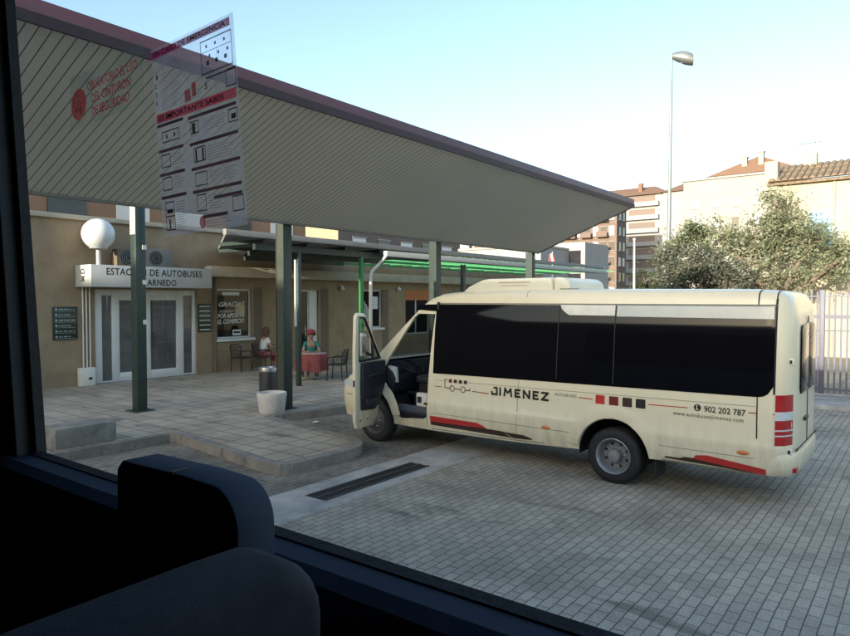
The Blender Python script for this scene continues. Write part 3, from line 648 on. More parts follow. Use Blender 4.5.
def skin_mesh(name, nodes, edges, mt, parent, sub=2, root=0):
    me = bpy.data.meshes.new(name); me.from_pydata([n[0] for n in nodes], edges, [])
    o = bpy.data.objects.new(name, me); link(o, parent); me.materials.append(mt)
    sk = o.modifiers.new('s', 'SKIN'); sk.use_smooth_shade = True
    if not me.skin_vertices: me.skin_vertices.new(name='')
    for i, n in enumerate(nodes):
        r = n[1]; me.skin_vertices[0].data[i].radius = (r, r) if not isinstance(r, tuple) else r
        me.skin_vertices[0].data[i].use_root = (i == root)
    ss = o.modifiers.new('d', 'SUBSURF'); ss.levels = sub; ss.render_levels = sub
    bpy.context.view_layer.update(); apply_mods(o)
    for pl in o.data.polygons: pl.use_smooth = True
    return o
def seated(label, loc, rz, lean, top, bottom, hair, cap=None, arm_fwd=.32):
    t = thing('person', label, 'person', loc, rz)
    L_ = lean
    sh = Vector((L_, 0, .98)); nk = Vector((L_*1.12, 0, 1.08)); hd = Vector((L_*1.2+.03, 0, 1.22))
    nodes = [((0,0,.52), (.14,.12)), ((L_*.5,0,.75), (.125,.10)), (tuple(sh), (.13,.09)), (tuple(nk), (.055,.055)), ((hd.x-.01,0,hd.z-.09), (.06,.06)), (tuple(hd), (.082,.095)), ((hd.x-.005,0,hd.z+.075), (.07,.075))]
    edges = [(0,1),(1,2),(2,3),(3,4),(4,5),(5,6)]
    def addn(p, r, par): nodes.append((p, r)); edges.append((par, len(nodes)-1)); return len(nodes)-1
    arms = []; legs = []
    for s in (-1, 1):
        a = addn((sh.x, s*.17, .97), .05, 2); b = addn((sh.x+.08, s*.24, .72), .04, a); c_ = addn((sh.x+arm_fwd, s*.13, .76), .03, b)
        h = addn((sh.x+arm_fwd+.08, s*.11, .765), (.034,.018), c_)
        for k in range(4):
            f = addn((sh.x+arm_fwd+.125+.008*(1.5-abs(k-1.5)), s*.11+(k-1.5)*.019, .762), .009, h); addn((sh.x+arm_fwd+.165+.008*(1.5-abs(k-1.5)), s*.11+(k-1.5)*.02, .745), .008, f)
        th = addn((sh.x+arm_fwd+.07, s*.07, .762), .010, c_); addn((sh.x+arm_fwd+.105, s*.055, .757), .009, th)
        arms.append(((sh.x, s*.17, .97), (sh.x+.08, s*.24, .72)))
        l1 = addn((.05, s*.1, .50), .085, 0); l2 = addn((.43, s*.11, .50), .065, l1); l3 = addn((.40, s*.11, .1), .042, l2); addn((.50, s*.12, .045), .04, l3)
    skin_mesh('body', nodes, edges, M['skin'], t)
    g = MB()   # face
    for s in (-1, 1): g.ball((hd.x+.082, s*.034, hd.z+.012), .012, 6)
    g.build('eyes', M['ink'], t, smooth=60)
    g = MB(); g.ball((hd.x+.097, 0, hd.z-.02), .016, 6, 1.3); g.ball((hd.x+.02, .085, hd.z-.01), .02, 6, 1.4); g.ball((hd.x+.02, -.085, hd.z-.01), .02, 6, 1.4); g.build('nose_and_ears', M['skin'], t, smooth=60)
    g = MB(); g.box(hd.x+.082, hd.x+.092, -.022, .022, hd.z-.058, hd.z-.05); g.build('mouth', M['shirt_rose'], t)
    n2 = [((0,0,.55), (.165,.15)), ((L_*.5,0,.75), (.15,.125)), ((sh.x,0,.96), (.155,.11)), ((nk.x,0,1.03), (.075,.07))]; e2 = [(0,1),(1,2),(2,3)]
    for a, b in arms:
        n2.append((a, .065)); e2.append((2, len(n2)-1)); m_ = tuple((Vector(a)+Vector(b))/2); n2.append((m_, .058)); e2.append((len(n2)-2, len(n2)-1))
    skin_mesh('shirt', n2, e2, top, t)
    n3 = [((0,0,.52), (.155,.13))]; e3 = []
    for s in (-1, 1):
        n3.append(((.05, s*.1, .50), .10)); e3.append((0, len(n3)-1)); n3.append(((.43, s*.11, .50), .08)); e3.append((len(n3)-2, len(n3)-1)); n3.append(((.405, s*.11, .22), .065)); e3.append((len(n3)-2, len(n3)-1))
    skin_mesh('trousers', n3, e3, bottom, t)
    g = MB()
    for k in range(110):   # hair strands as short locks
        a = R(random.uniform(60, 300)); up = random.uniform(-.25, 1)
        p0 = Vector((hd.x-.015+.09*cos(a)*sqrt(max(0, 1-up*up*.8)), .095*sin(a)*sqrt(max(0, 1-up*up*.8)), hd.z+.055+.095*up))
        ln = random.uniform(.08, .24) if hair == 'long' else .05
        g.tube([tuple(p0), tuple(p0+Vector((.03*cos(a), .03*sin(a), -ln*.5))), tuple(p0+Vector((.02*cos(a), .025*sin(a), -ln)))], [.026, .024, .008], 6)
    g.ball((hd.x-.02, 0, hd.z+.055), .102, 10)
    g.build('hair', M['hair'], t, smooth=70)
    if cap:
        g = MB(); g.lathe([(.118,0),(.116,.05),(.095,.095),(.05,.12),(.004,.128)], (hd.x-.005,0,hd.z+.05), 'z', 24)
        g.prism([(hd.x+.02,-.1),(hd.x+.09,-.1),(hd.x+.18,-.06),(hd.x+.2,0),(hd.x+.18,.06),(hd.x+.09,.1),(hd.x+.02,.1)], 'z', hd.z+.05, hd.z+.064)
        g.build('cap', cap, t, smooth=50)
    return t
seated('person with brown hair in a white top seated at the far cafe table', (13.55, 16.88, SW), R(-12), .10, M['shirt_white'], M['shirt_rose'], 'long')
seated('person in a red cap and teal shirt seated behind the red tablecloth', (13.28, 14.36, SW), R(-128), .12, M['teal'], M['denim'], 'short', M['cap'])

# ------------------------------------------------------------------ minibus
VAN_H = R(89.5)
vn = Vector((-sin(VAN_H), cos(VAN_H), 0))
van = thing('minibus', 'cream minibus with dark side windows and open driver door parked nose to the canopy', 'minibus', (8.23 - .03, 3.23, 0), VAN_H)
def lerp(tab, x):
    if x <= tab[0][0]: return tab[0][1]
    for (a, b), (c_, d_) in zip(tab, tab[1:]):
        if x <= c_: return b + (d_-b)*(x-a)/(c_-a)
    return tab[-1][1]
INS = [(.25,.075),(.40,.04),(.48,.016),(.58,.002),(.765,.0),(.79,.013),(1.0,.006),(1.2,.012),(1.6,.035),(2.0,.072),(2.3,.115),(2.42,.15)]
def inset(z): return lerp(INS, z)
TOP = [(-2.24,2.08),(-2.22,2.2),(-2.17,2.36),(-2.08,2.45),(-1.95,2.495),(-1.6,2.52),(.5,2.545),(1.8,2.54),(2.6,2.525),(3.0,2.495),(3.2,2.43),(3.4,2.31),(3.6,2.13),(4.0,1.79),(4.4,1.45),(4.6,1.27),(4.85,1.17),(5.1,1.09),(5.30,.99),(5.42,.86),(5.46,.74)]
HWI = [(-2.24,.46),(-2.22,.33),(-2.17,.20),(-2.08,.085),(-1.95,.018),(-1.85,0),(4.3,0),(4.6,.008),(4.9,.025),(5.1,.05),(5.30,.10),(5.42,.19),(5.46,.32)]   # extra inset by station
BOT = [(-2.3,.44),(-.6,.41),(.4,.385),(1.5,.33),(3.1,.29),(5.4,.30)]
def tl_(s): return s if s > -1.85 else -1.85 + (s+1.85)*.60
TOP = [(tl_(a), b) for a, b in TOP]; HWI = [(tl_(a), b) for a, b in HWI]
def hwi(s): return lerp(HWI, s)
def surf(s, z, off=0): return (s, -(inset(z) + hwi(s)) + off, z)
stations = [tl_(q) for q in (-2.24,-2.22,-2.17,-2.08,-1.95)] + [-1.85,-1.6,-1.2,-.8,-.4,0,.5,1,1.4,1.8,2.2,2.6,3.0,3.1,3.2,3.3,3.4,3.5,3.6,3.8,4.0,4.2,4.4,4.5,4.6,4.75,4.85,5.0,5.1,5.2,5.30,5.38,5.42,5.46]
fr = [0,.06,.12,.20,.27,.30,.36,.42,.5,.6,.7,.8,.9,.96,1.0]
def section(s):
    zb = lerp(BOT, s); zr = lerp(TOP, s); zs = max(zb+.2, zr - .12)
    base = [(.40,)]
    pts = []
    zf = [zb + f*(zs-zb) for f in fr]
    if zs > 1.3:   # keep the crease levels where they are
        fixed = [zb, zb+.06, .52, .60, .70, .765, .79, 1.0, 1.2, 1.3]; rest = [1.3 + (zs-1.3)*k/5 for k in range(1, 6)]
        zf = sorted(fixed) + rest
    for z in zf: pts.append((-(inset(z)+hwi(s)), z))
    yi = -pts[-1][0]
    for dy, dz in ((.018,.05),(.06,.085),(.15,.108),(.32,.117),(.6,.12)):
        y = yi + dy*(1-.3*hwi(s)); y = min(y, .99); pts.append((-y, zs+dz*(zr-zs)/.12))
    pts.append((-1.0, zr)); return pts
secs = [section(s) for s in stations]; npt = len(secs[0])
def full(i):
    L_ = [(stations[i], y, z) for y, z in secs[i]]
    return L_ + [(stations[i], -2.0-y, z) for y, z in secs[i][:-1][::-1]]
rows = [full(i) for i in range(len(stations))]; nn = len(rows[0])
shell = MB(); wind = MB(); glasscells = set()
side_n = len(fr)
for i in range(len(rows)-1):
    for k in range(nn-1):
        s0, s1 = stations[i], stations[i+1]
        isw = 3.45 < (s0+s1)/2 < 4.5 and side_n+1 <= k <= nn-2-side_n-1
        quad = (rows[i][k], rows[i+1][k], rows[i+1][k+1], rows[i][k+1])
        (wind if isw else shell).add(quad, [(0,1,2,3)])
for end, rev in ((0, 0), (len(rows)-1, 1)):
    r_ = rows[end]
    for k in range(npt-1):
        shell.add([r_[k], r_[k+1], r_[nn-2-k], r_[nn-1-k]], [(0,1,2,3)] if k < npt-2 else [(0,1,2)])
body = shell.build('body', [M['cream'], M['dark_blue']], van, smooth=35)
sm = body.modifiers.new('s', 'SOLIDIFY'); sm.thickness = .045; sm.offset = -1; sm.material_offset = 1; sm.material_offset_rim = 0
bpy.context.view_layer.update(); apply_mods(body)
def cutter(fn):
    g = MB(); fn(g); o = g.build('cutter', M['cream'], van, fix=True); return o
for s0 in (0, 4.43):
    cut(body, cutter(lambda g: g.lathe([(.001,-2.4),(.475,-2.4),(.475,.3),(.001,.3)], (s0, 0, .375), 'y', 48)))
DOOR = [(3.05,2.16),(3.12,1.3),(3.17,.52),(3.24,.46),(3.80,.41),(3.90,.47),(4.06,.86),(4.22,1.06),(4.18,1.24),(3.50,2.10),(3.42,2.16)]
cut(body, cutter(lambda g: g.prism(DOOR, 'y', -.5, .3)))
cut(body, cutter(lambda g: g.prism([(3.15,1.30),(4.02,1.30),(3.44,2.06),(3.15,2.06)], 'y', -2.4, -1.6)))
for pl in body.data.polygons: pl.use_smooth = True
body.data.set_sharp_from_angle(angle=R(35))
wind.build('windscreen', M['windscreen'], van, smooth=60)
g = MB(); g.prism([(3.15,1.30),(4.02,1.30),(3.44,2.06),(3.15,2.06)], 'y', -1.96, -1.95); g.build('passenger_window', M['windscreen'], van)
# wells and floor
for s0 in (0, 4.43):
    for y0, y1 in ((-.56,-.04), (-1.96,-1.44)):
        g = MB(); n = 20
        pts = [(s0+.47*cos(R(-5+190*k/n)), .375+.47*sin(R(-5+190*k/n))) for k in range(n+1)]
        for k in range(n): g.quad((pts[k][0],y0,pts[k][1]), (pts[k+1][0],y0,pts[k+1][1]), (pts[k+1][0],y1,pts[k+1][1]), (pts[k][0],y1,pts[k][1]))
        yi = y0 if y0 > -1 else y1
        g.add([(p_[0],yi,p_[1]) for p_ in pts], [tuple(range(n+1))]); g.build('wheel_well', M['black'], van)
g = MB(); g.box(-1.8, -.5, -1.93, -.07, .46, .52); g.box(.5, 3.95, -1.93, -.1, .44, .5); g.box(-.5, .5, -1.4, -.6, .4, .5); g.box(3.95, 5.1, -1.4, -.6, .34, .5); g.build('underbody', M['black'], van)
g = MB(); g.box(3.22, 3.86, -.5, -.06, .50, .53); g.box(3.2, 4.9, -1.93, -.55, .74, .78); g.box(3.2, 3.9, -.555, -.53, .5, .76); g.box(2.98, 3.02, -1.9, -.1, .5, 2.35)
g.build('cab_floor', M['dark_blue'], van)
g = MB(); g.prism([(4.05,.8),(4.62,.8),(4.62,1.28),(4.3,1.30),(4.05,1.16),(3.98,1.05)], 'y', -1.9, -.1); g.build('dashboard', M['dark_blue'], van, bevel=.03)
g = MB(); g.lathe([(.205+.016*cos(R(q)), .016*sin(R(q))) for q in range(0, 361, 45)], (0,0,0), 'z', 32)
for k in range(3): g.tube([(0,0,-.02), (.2*cos(k*2.09+.5), .2*sin(k*2.09+.5), 0)], .014, 8)
g.lathe([(.001,.0),(.06,-.005),(.065,-.03),(.001,-.04)], (0,0,0), 'z', 20)
sw = g.build('steering_wheel', M['black'], van, smooth=60); sw.location = (3.93, -.52, 1.22); sw.rotation_euler = (0, R(-28), 0)
seat = MB(); seat.box(3.16, 3.66, -.78, -.28, .98, 1.12); so_ = seat.build('driver_seat', M['dark_blue'], van, bevel=.05, seg=3)
g = MB(); g.prism([(3.14,1.1),(3.28,1.1),(3.16,1.72),(3.04,1.72)], 'y', -.76, -.3); g.build('seat_back', M['dark_blue'], so_, bevel=.04, seg=3)
g = MB(); g.prism([(3.06,1.76),(3.16,1.76),(3.12,1.96),(3.05,1.96)], 'y', -.65, -.41); g.build('head_rest', M['dark_blue'], so_, bevel=.03, seg=3)
g = MB(); g.box(3.2, 3.6, -.74, -.32, .78, .98); g.build('seat_base', M['black'], so_)
g = MB(); g.box(3.2, 3.48, -.2, -.10, .64, .86); q = g.build('storage_tray', M['white_plastic'], van, bevel=.015)
g = MB(); g.box(3.36, 3.45, -.1, -.094, .70, .80); g.build('tray_slot', M['dark_blue'], q)
g = MB(); g.box(3.24, 3.9, -.14, -.10, .44, .64); g.build('door_step', mat('blue grey step', (.06,.07,.095), .6), van, bevel=.01)
for q in range(4):
    g = MB(); g.box(4.02-q*.0, 4.06, -.3-.05*q, -.27-.05*q, 1.12+.02*q, 1.15+.02*q); g.build('switch', M['black'], van)
g = MB(); g.prism([(3.97,.98),(4.2,1.05),(4.18,1.26),(4.0,1.24)], 'y', -.2, -.13); g.build('dash_side', M['white_plastic'], van, bevel=.01)

# side glazing : one dark sheet, wrapped on the side
def side_sheet(name, s0, s1, z0, z1, m, off=.006, cut_corner=False, ns=24, nz=6, thick=True):
    g = MB(); vs = []; fs = []
    for i in range(ns+1):
        s = s0+(s1-s0)*i/ns
        for k in range(nz+1):
            f0 = z0(s) if callable(z0) else z0; f1 = z1(s) if callable(z1) else z1
            z = f0+(f1-f0)*k/nz; vs.append(surf(s, z, off))
    for i in range(ns):
        for k in range(nz): a = i*(nz+1)+k; fs.append((a, a+1, a+nz+2, a+nz+1))
    g.add(vs, fs); return g.build(name, m, van, smooth=30)
def belt(s):   # lower edge, rounded at both ends
    z = 1.272 - .017*s
    if s < -1.72: q = min(1, (-1.72-s)/.17); z += .17*(1-sqrt(max(0, 1-q*q)))
    return z
side_sheet('side_window', -1.885, 3.03, belt, 2.315, M['tint'], ns=90)
side_sheet('side_window', 3.03, 3.44, lambda s: 2.205+.05*(s-3.03), lambda s: 2.315-.02*(s-3.03), M['tint'], ns=12)
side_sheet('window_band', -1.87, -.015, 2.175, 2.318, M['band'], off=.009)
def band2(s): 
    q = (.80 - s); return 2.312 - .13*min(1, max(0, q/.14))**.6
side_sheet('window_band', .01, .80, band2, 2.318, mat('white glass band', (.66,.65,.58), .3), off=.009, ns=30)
g = MB()
for s in (.81, 0): 
    vs = [surf(s+dx, z, .0085) for z in (1.30, 1.6, 2.0, 2.18 if s < .5 else 2.31) for dx in (-.006, .006)]
    g.add(vs, [(0,1,3,2),(2,3,5,4),(4,5,7,6)])
g.build('window_joint', M['seam'], van)
# body gaps
def seam_v(g, s_of_z, z0, z1, w, off=.0035, n=14):
    vs = []
    for i in range(n+1):
        z = z0+(z1-z0)*i/n; s = s_of_z(z)
        for dx in (-w/2, w/2): vs.append(surf(s+dx, z, off))
    g.add(vs, [(2*i, 2*i+1, 2*i+3, 2*i+2) for i in range(n)])
def seam_h(g, s0, s1, z_of_s, w, off=.0035, n=40):
    vs = []
    for i in range(n+1):
        s = s0+(s1-s0)*i/n; z = z_of_s(s)
        for dz in (-w/2, w/2): vs.append(surf(s, z+dz, off))
    g.add(vs, [(2*i, 2*i+1, 2*i+3, 2*i+2) for i in range(n)])
g = MB(); seam_v(g, lambda z: -1.72, .83, 1.30, .014); seam_v(g, lambda z: -1.70, 2.32, 2.41, .014); seam_v(g, lambda z: -1.89, 1.34, 2.40, .022)
seam_v(g, lambda z: 3.135-.06*(z-1.2), .33, 1.2, .008)
# roof part of the two gaps
for s in (-1.70, -1.89):
    zr = lerp(TOP, s); sec = section(s); vs = []
    for y, z in sec[side_n-1:]:
        for dx in (-.008, .008): vs.append((s+dx, y+.002, z+.004))
    g.add(vs, [(2*i, 2*i+1, 2*i+3, 2*i+2) for i in range(len(sec)-side_n)])
g.build('panel_gap', M['seam'], van)
g = MB(); seam_v(g, lambda z: 1.46-.06*(z-.4), .34, 1.23, .007); seam_h(g, -1.7, -.60, lambda s: .60-.004*s, .006); seam_h(g, .60, 3.05, lambda s: .60-.004*s, .006); seam_h(g, -1.7, 3.0, lambda s: 1.165-.017*s, .005)
sec = section(1.36); vs = []
for y, z in sec[side_n-1:]:
    for dx in (-.004, .004): vs.append((1.36+dx, y+.002, z+.004))
g.add(vs, [(2*i, 2*i+1, 2*i+3, 2*i+2) for i in range(len(sec)-side_n)])
g.build('panel_crease', M['seam_soft'], van)
g = MB(); seam_h(g, -1.9, 3.0, lambda s: 2.33, .016, off=.006); g.build('roof_gutter', M['seam_soft'], van)
# arch flares
for s0, span in ((0, (8, 176)), (4.43, (20, 172))):
    g = MB(); n = 32; vs = []
    for i in range(n+1):
        a = R(span[0]+(span[1]-span[0])*i/n)
        for r_, o_ in ((.478,.0), (.485,.018), (.53,.02), (.60,.012), (.66,.0005)):
            s = s0+r_*cos(a)*(1.0); z = .375+r_*sin(a); vs.append((s, surf(s, z)[1]+o_, z))
    g.add(vs, [(i*5+k, i*5+k+1, (i+1)*5+k+1, (i+1)*5+k) for i in range(n) for k in range(4)])
    g.build('arch_flare', M['cream'], van, smooth=60)
# wheels
def wheel(s, y, dual):
    t = MB()
    t.lathe([(.215,-.01),(.25,.0),(.30,.004),(.335,-.012),(.352,-.03),(.36,-.06),(.36,-.17),(.352,-.2),(.335,-.215),(.23,-.22)], (0,0,0), 'y', 56)
    o = t.build('wheel', M['rubber'], van, smooth=40); o.location = (s, y, .36)
    g = MB()
    for k in range(44):     # tread blocks
        a = 2*pi*k/44
        for yy in (-.06, -.115, -.17):
            pp = [(.362*cos(a+d_), .362*sin(a+d_)) for d_ in (-.05, .05)]
            g.add([(pp[0][0]*.985, yy-.02, pp[0][1]*.985), (pp[1][0]*.985, yy-.02, pp[1][1]*.985), (pp[1][0]*.985, yy+.02, pp[1][1]*.985), (pp[0][0]*.985, yy+.02, pp[0][1]*.985),
                   (pp[0][0], yy-.02, pp[0][1]), (pp[1][0], yy-.02, pp[1][1]), (pp[1][0], yy+.02, pp[1][1]), (pp[0][0], yy+.02, pp[0][1])], [(4,5,6,7),(0,1,5,4),(1,2,6,5),(2,3,7,6),(3,0,4,7)])
    g.build('tread', M['rubber'], o)
    g = MB()
    if dual: g.lathe([(.222,-.012),(.235,.004),(.228,.008),(.212,-.008),(.195,-.05),(.188,-.10),(.165,-.128),(.12,-.135),(.085,-.13),(.083,-.045),(.075,-.03),(.03,-.022),(.001,-.02)], (0,0,0), 'y', 48)
    else: g.lathe([(.222,-.012),(.235,.004),(.228,.008),(.21,-.01),(.19,-.03),(.1,-.02),(.07,.0),(.001,.004)], (0,0,0), 'y', 48)
    rm = g.build('rim', M['rim'] if dual else M['rim_dark'], o, smooth=35)
    g = MB()
    for k in range(6):
        a = 2*pi*k/6; g.lathe([(.012,-.13),(.012,-.11),(.001,-.105)] if dual else [(.012,-.03),(.012,-.005),(.001,0)], (.105*cos(a), 0, .105*sin(a)), 'y', 10)
    g.build('wheel_nuts', M['steel'], rm)
    g = MB()
    for k in range(8):
        a = 2*pi*(k+.5)/8; g.lathe([(.001,-.124),(.02,-.124)] if dual else [(.001,-.02),(.014,-.02)], (.15*cos(a), 0, .15*sin(a)), 'y', 12)
    g.build('vent_holes', M['black'], rm)
    return o
wheel(0, -.035, True); wheel(4.43, -.04, False)
for s in (0, 4.43):
    o = wheel(s, -1.965, s == 0); o.rotation_euler.z = pi
# inner twin tyre of the rear axle
g = MB(); g.lathe([(.2,-.25),(.34,-.25),(.36,-.29),(.36,-.42),(.34,-.45),(.2,-.45)], (0,0,.36), 'y', 40); g.build('inner_tyre', M['rubber'], van, smooth=40)
g = MB(); g.box(-.56,-.535,-.42,-.06,.16,.62); g.build('mud_flap', M['rubber'], van, bevel=.006)
# lamps and trims
def strip_corner(name, z0, z1, m, parent=van, s_a=-1.905, s_b=-2.05, off=.008, n=10):
    g = MB(); vs = []; NZ = 4
    for i in range(n+1):
        s = s_a+(s_b-s_a)*i/n
        for k in range(NZ+1): vs.append(surf(s, z0+(z1-z0)*k/NZ, off))
    g.add(vs, [(i*(NZ+1)+k, i*(NZ+1)+k+1, (i+1)*(NZ+1)+k+1, (i+1)*(NZ+1)+k) for i in range(n) for k in range(NZ)])
    return g.build(name, m, parent, smooth=40)
tl = strip_corner('tail_light', .775, 1.335, M['red_lens'])
strip_corner('clear_lens', 1.055, 1.15, M['clear_lens'], tl, off=.011)
for z in (.935, .875): strip_corner('lens_rib', z, z+.016, M['clear_lens'], tl, off=.011)
# rear door, window and bumper
g = MB(); pts = [(-.24,1.36),(-.24,2.0),(-.30,2.1),(-.95,2.14),(-.95,1.30),(-.30,1.30)]
rw = MB(); rw.prism([(-.985,1.32),(-.48,1.32),(-.44,1.38),(-.47,2.04),(-.53,2.10),(-.985,2.13)], 'x', -2.098, -2.082)
o = rw.build('rear_window', M['tint'], van, bevel=.008); o.rotation_euler = (0, 0, 0)
rw = MB(); rw.prism([(-1.015,1.32),(-1.52,1.32),(-1.56,1.38),(-1.53,2.04),(-1.47,2.10),(-1.015,2.13)], 'x', -2.098, -2.082); rw.build('rear_window', M['tint'], van, bevel=.008)
g = MB(); g.box(-2.092,-2.08,-.999,-.991,.70,2.2); g.box(-2.092,-2.08,-1.75,-.25,.70,.712); g.build('rear_door_gap', M['seam'], van)
g = MB(); g.box(-2.11,-2.08,-.96,-.72,.98,1.02); g.build('rear_handle', M['black'], van, bevel=.006)
bp_ = [(-1.80,-.008),(-1.90,-.012),(-1.98,-.05),(-2.05,-.14),(-2.095,-.30),(-2.115,-.5),(-2.125,-1.0)]
bp_ = bp_ + [(s, -2.0-y) for s, y in bp_[-2::-1]]
g = MB(); prof = [(.42,.055),(.45,.015),(.55,.0),(.64,.0),(.675,.02),(.685,.08)]; vs = []
cen = Vector((-1.6, -1.0))
for s, y in bp_:
    dv = (Vector((s, y))-cen).normalized()
    for z, ii in prof: q = Vector((s, y)) - dv*ii; vs.append((q.x, q.y, z))
k6 = len(prof)
g.add(vs, [(i*k6+k, i*k6+k+1, (i+1)*k6+k+1, (i+1)*k6+k) for i in range(len(bp_)-1) for k in range(k6-1)]); bmp = g.build('rear_bumper', M['cream'], van, smooth=50)
g = MB(); g.box(-2.10,-2.03,-.34,-.2,.46,.52); g.build('reflector', M['red_lens'], bmp, bevel=.01)
for z, nme in ((1.70, 'hinge'), (.70, 'hinge')):
    g = MB(); q = surf(-2.03, z, .012); g.box(q[0]-.03, q[0]+.03, q[1]-.02, q[1]+.016, z-.035, z+.035); h_ = g.build(nme, M['white_plastic'], van, bevel=.006)
    g = MB(); g.box(q[0]-.012, q[0]+.012, q[1]+.016, q[1]+.02, z-.02, z+.02); g.build('hinge_hole', M['black'], h_)
for s, z, nme in ((.96,.615,'side_marker'), (-1.58,.655,'side_marker')):
    g = MB(); q = surf(s, z); g.lathe([(.001,.014),(.03,.012),(.045,.0)], (0,0,0), 'y', 20); o = g.build(nme, M['orange_lens'], van, smooth=50); o.location = q; o.scale = (1.55, 1, .6)
g = MB(); q = surf(3.17,.72); g.box(3.14,3.22,q[1]-.01,q[1]+.008,.70,.735); g.build('indicator', M['brown_vinyl'], van)
# front end
g = MB(); hl = []
for k in range(7):
    s = 4.95+.06*k; hl.append((surf(s, .80+.02*k*.5, .006), surf(s, 1.0-.012*k, .006)))
g.add([p_ for ab in hl for p_ in ab], [(2*i, 2*i+1, 2*i+3, 2*i+2) for i in range(6)]); g.build('headlight', M['clear_lens'], van, smooth=50)
g = MB(); g.box(5.4,5.475,-1.5,-.5,.58,.72); g.build('grille', M['black'], van, bevel=.01)
g = MB(); seam_h(g, 4.95, 5.2, lambda s: .70, .012); g.build('bumper_gap', M['seam'], van)
# roof air conditioner
ac = MB(); ac.prism([(2.72,2.50),(2.58,2.60),(2.32,2.695),(2.2,2.71),(1.12,2.71),(1.08,2.69),(1.06,2.50)], 'y', -1.62, -.38); aco = ac.build('roof_air_conditioner', M['cream_dull'], van, bevel=.035, seg=3)
g = MB(); g.prism([(1.055,2.50),(1.055,2.69),(1.02,2.715),(.90,2.70),(.82,2.65),(.79,2.56),(.79,2.50)], 'y', -1.6, -.40); g.build('condenser_box', M['cream_dull'], aco, bevel=.035, seg=3)
g = MB()
for k in range(6): g.box(1.5+.0, 1.95, -.379, -.372, 2.60+.0, 2.603); 
g.box(1.45, 2.0, -.381, -.372, 2.648, 2.655); g.box(.66, .95, -.401, -.39, 2.52, 2.55); g.build('vent', M['seam_soft'], aco)
# mirror on far side omitted from view; open driver door
PHI = R(74)
def door_prism(poly, y0, y1): g = MB(); g.prism(poly, 'y', y0, y1); return g
DO = [(.02,1.02),(.0,1.28),(.66,2.09),(.73,2.14),(.93,2.15),(.99,2.10),(1.02,1.6),(1.02,.50),(.97,.37),(.42,.34),(.24,.52),(.06,.94)]
door = door_prism(DO, -.055, .0).build('driver_door', M['cream'], van, bevel=.012)
cut_g = MB(); cut_g.prism([(.15,1.40),(.70,2.06),(.885,2.07),(.90,1.40)], 'y', -.2, .2); cut_o = cut_g.build('cutter', M['cream'], van)
cut(door, cut_o)
for pl in door.data.polygons: pl.use_smooth = True
door.data.set_sharp_from_angle(angle=R(35))
door.location = (4.20, -.06, 0); door.rotation_euler = (0, 0, pi - PHI)
g = door_prism([(.15,1.41),(.70,2.06),(.885,2.07),(.90,1.41)], -.035, -.03); g.build('door_glass', M['glass'], door)
trim = MB(); trim.prism([(.04,1.0),(.05,1.36),(.86,1.38),(.875,1.0),(.86,.64),(.44,.60),(.30,.68),(.10,.92)], 'y', .0, .055); tr = trim.build('door_trim', M['dark_blue'], door, bevel=.02, seg=3)
g = MB(); g.prism([(.36,.66),(.82,.70),(.82,.82),(.34,.80)], 'y', .055, .10); g.build('door_pocket', M['dark_blue'], tr, bevel=.015)
g = MB(); g.tube([(.3,.06,1.15),(.32,.11,1.17),(.68,.11,1.17),(.70,.06,1.15)], .018, 8); g.build('grab_handle', M['black'], tr, smooth=50)
g = MB(); g.lathe([(.001,.062),(.07,.062),(.075,.05)], (.55,0,.92), 'y', 24); g.build('speaker', M['black'], tr)
g = MB()
fr_o = [(.13,1.385),(.69,2.085),(.905,2.095),(.915,1.385)]; fr_i = [(.19,1.42),(.705,2.055),(.88,2.06),(.885,1.42)]
for i in range(4):
    a, b = fr_o[i], fr_o[(i+1) % 4]; c_, d_ = fr_i[(i+1) % 4], fr_i[i]
    g.add([(p_[0], .006, p_[1]) for p_ in (a, b, c_, d_)] + [(p_[0], -.03, p_[1]) for p_ in (d_, c_)], [(0,1,2,3), (3,2,5,4)])
g.box(.40, .43, -.03, .008, 1.42, 1.72); g.build('window_seal', M['black'], door)
for x, z in ((.62,.47),(.86,.48)):
    g = MB(); g.lathe([(.001,.006),(.014,.006),(.016,0)], (x,0,z), 'y', 12); g.build('screw_cap', M['black'], door)
g = MB(); g.box(1.005,1.025,-.04,-.01,1.02,1.12); g.build('latch', M['black'], door)
g = MB(); g.prism([(.30,1.44),(.50,1.44),(.52,1.78),(.48,1.82),(.32,1.80),(.29,1.72)], 'y', -.30, -.16); mi = g.build('wing_mirror', M['white_plastic'], door, bevel=.03, seg=3)
g = MB(); g.tube([(.36,-.2,1.5),(.30,-.055,1.44)], .025, 8); g.build('mirror_arm', M['black'], mi)
g = MB(); g.box(.33,.48,-.159,-.156,1.50,1.76); g.build('mirror_glass', M['steel'], mi)

# decals on the near side
X_, Y_ = (-1, 0, 0), (0, 0, 1)
def deco(name, polys, m, off=.004):
    g = MB()
    for poly in polys:
        g.add([surf(s, z, off) for s, z in poly], [tuple(range(len(poly)))])
    return g.build(name, m, van)
def rect(s0, s1, z0, z1): return [(s0,z0),(s1,z0),(s1,z1),(s0,z1)]
def stroke(s0, z0, s1, z1, w): 
    d_ = Vector((s1-s0, z1-z0)).normalized(); n_ = Vector((-d_.y, d_.x))*w/2
    return [(s0+n_.x,z0+n_.y),(s1+n_.x,z1+n_.y),(s1-n_.x,z1-n_.y),(s0-n_.x,z0-n_.y)]
def wrap_text(name, body_, size, m, s, z, width=None, off=.005, **k):
    me = text_mesh(body_, size, width=width, **k); g = MB()
    g.add([surf(s - v.co.x, z + v.co.y + (v.co.x*TXT_SLOPE), off) for v in me.vertices], [tuple(p_.vertices) for p_ in me.polygons]); return g.build(name, m, van)
TXT_SLOPE = 0
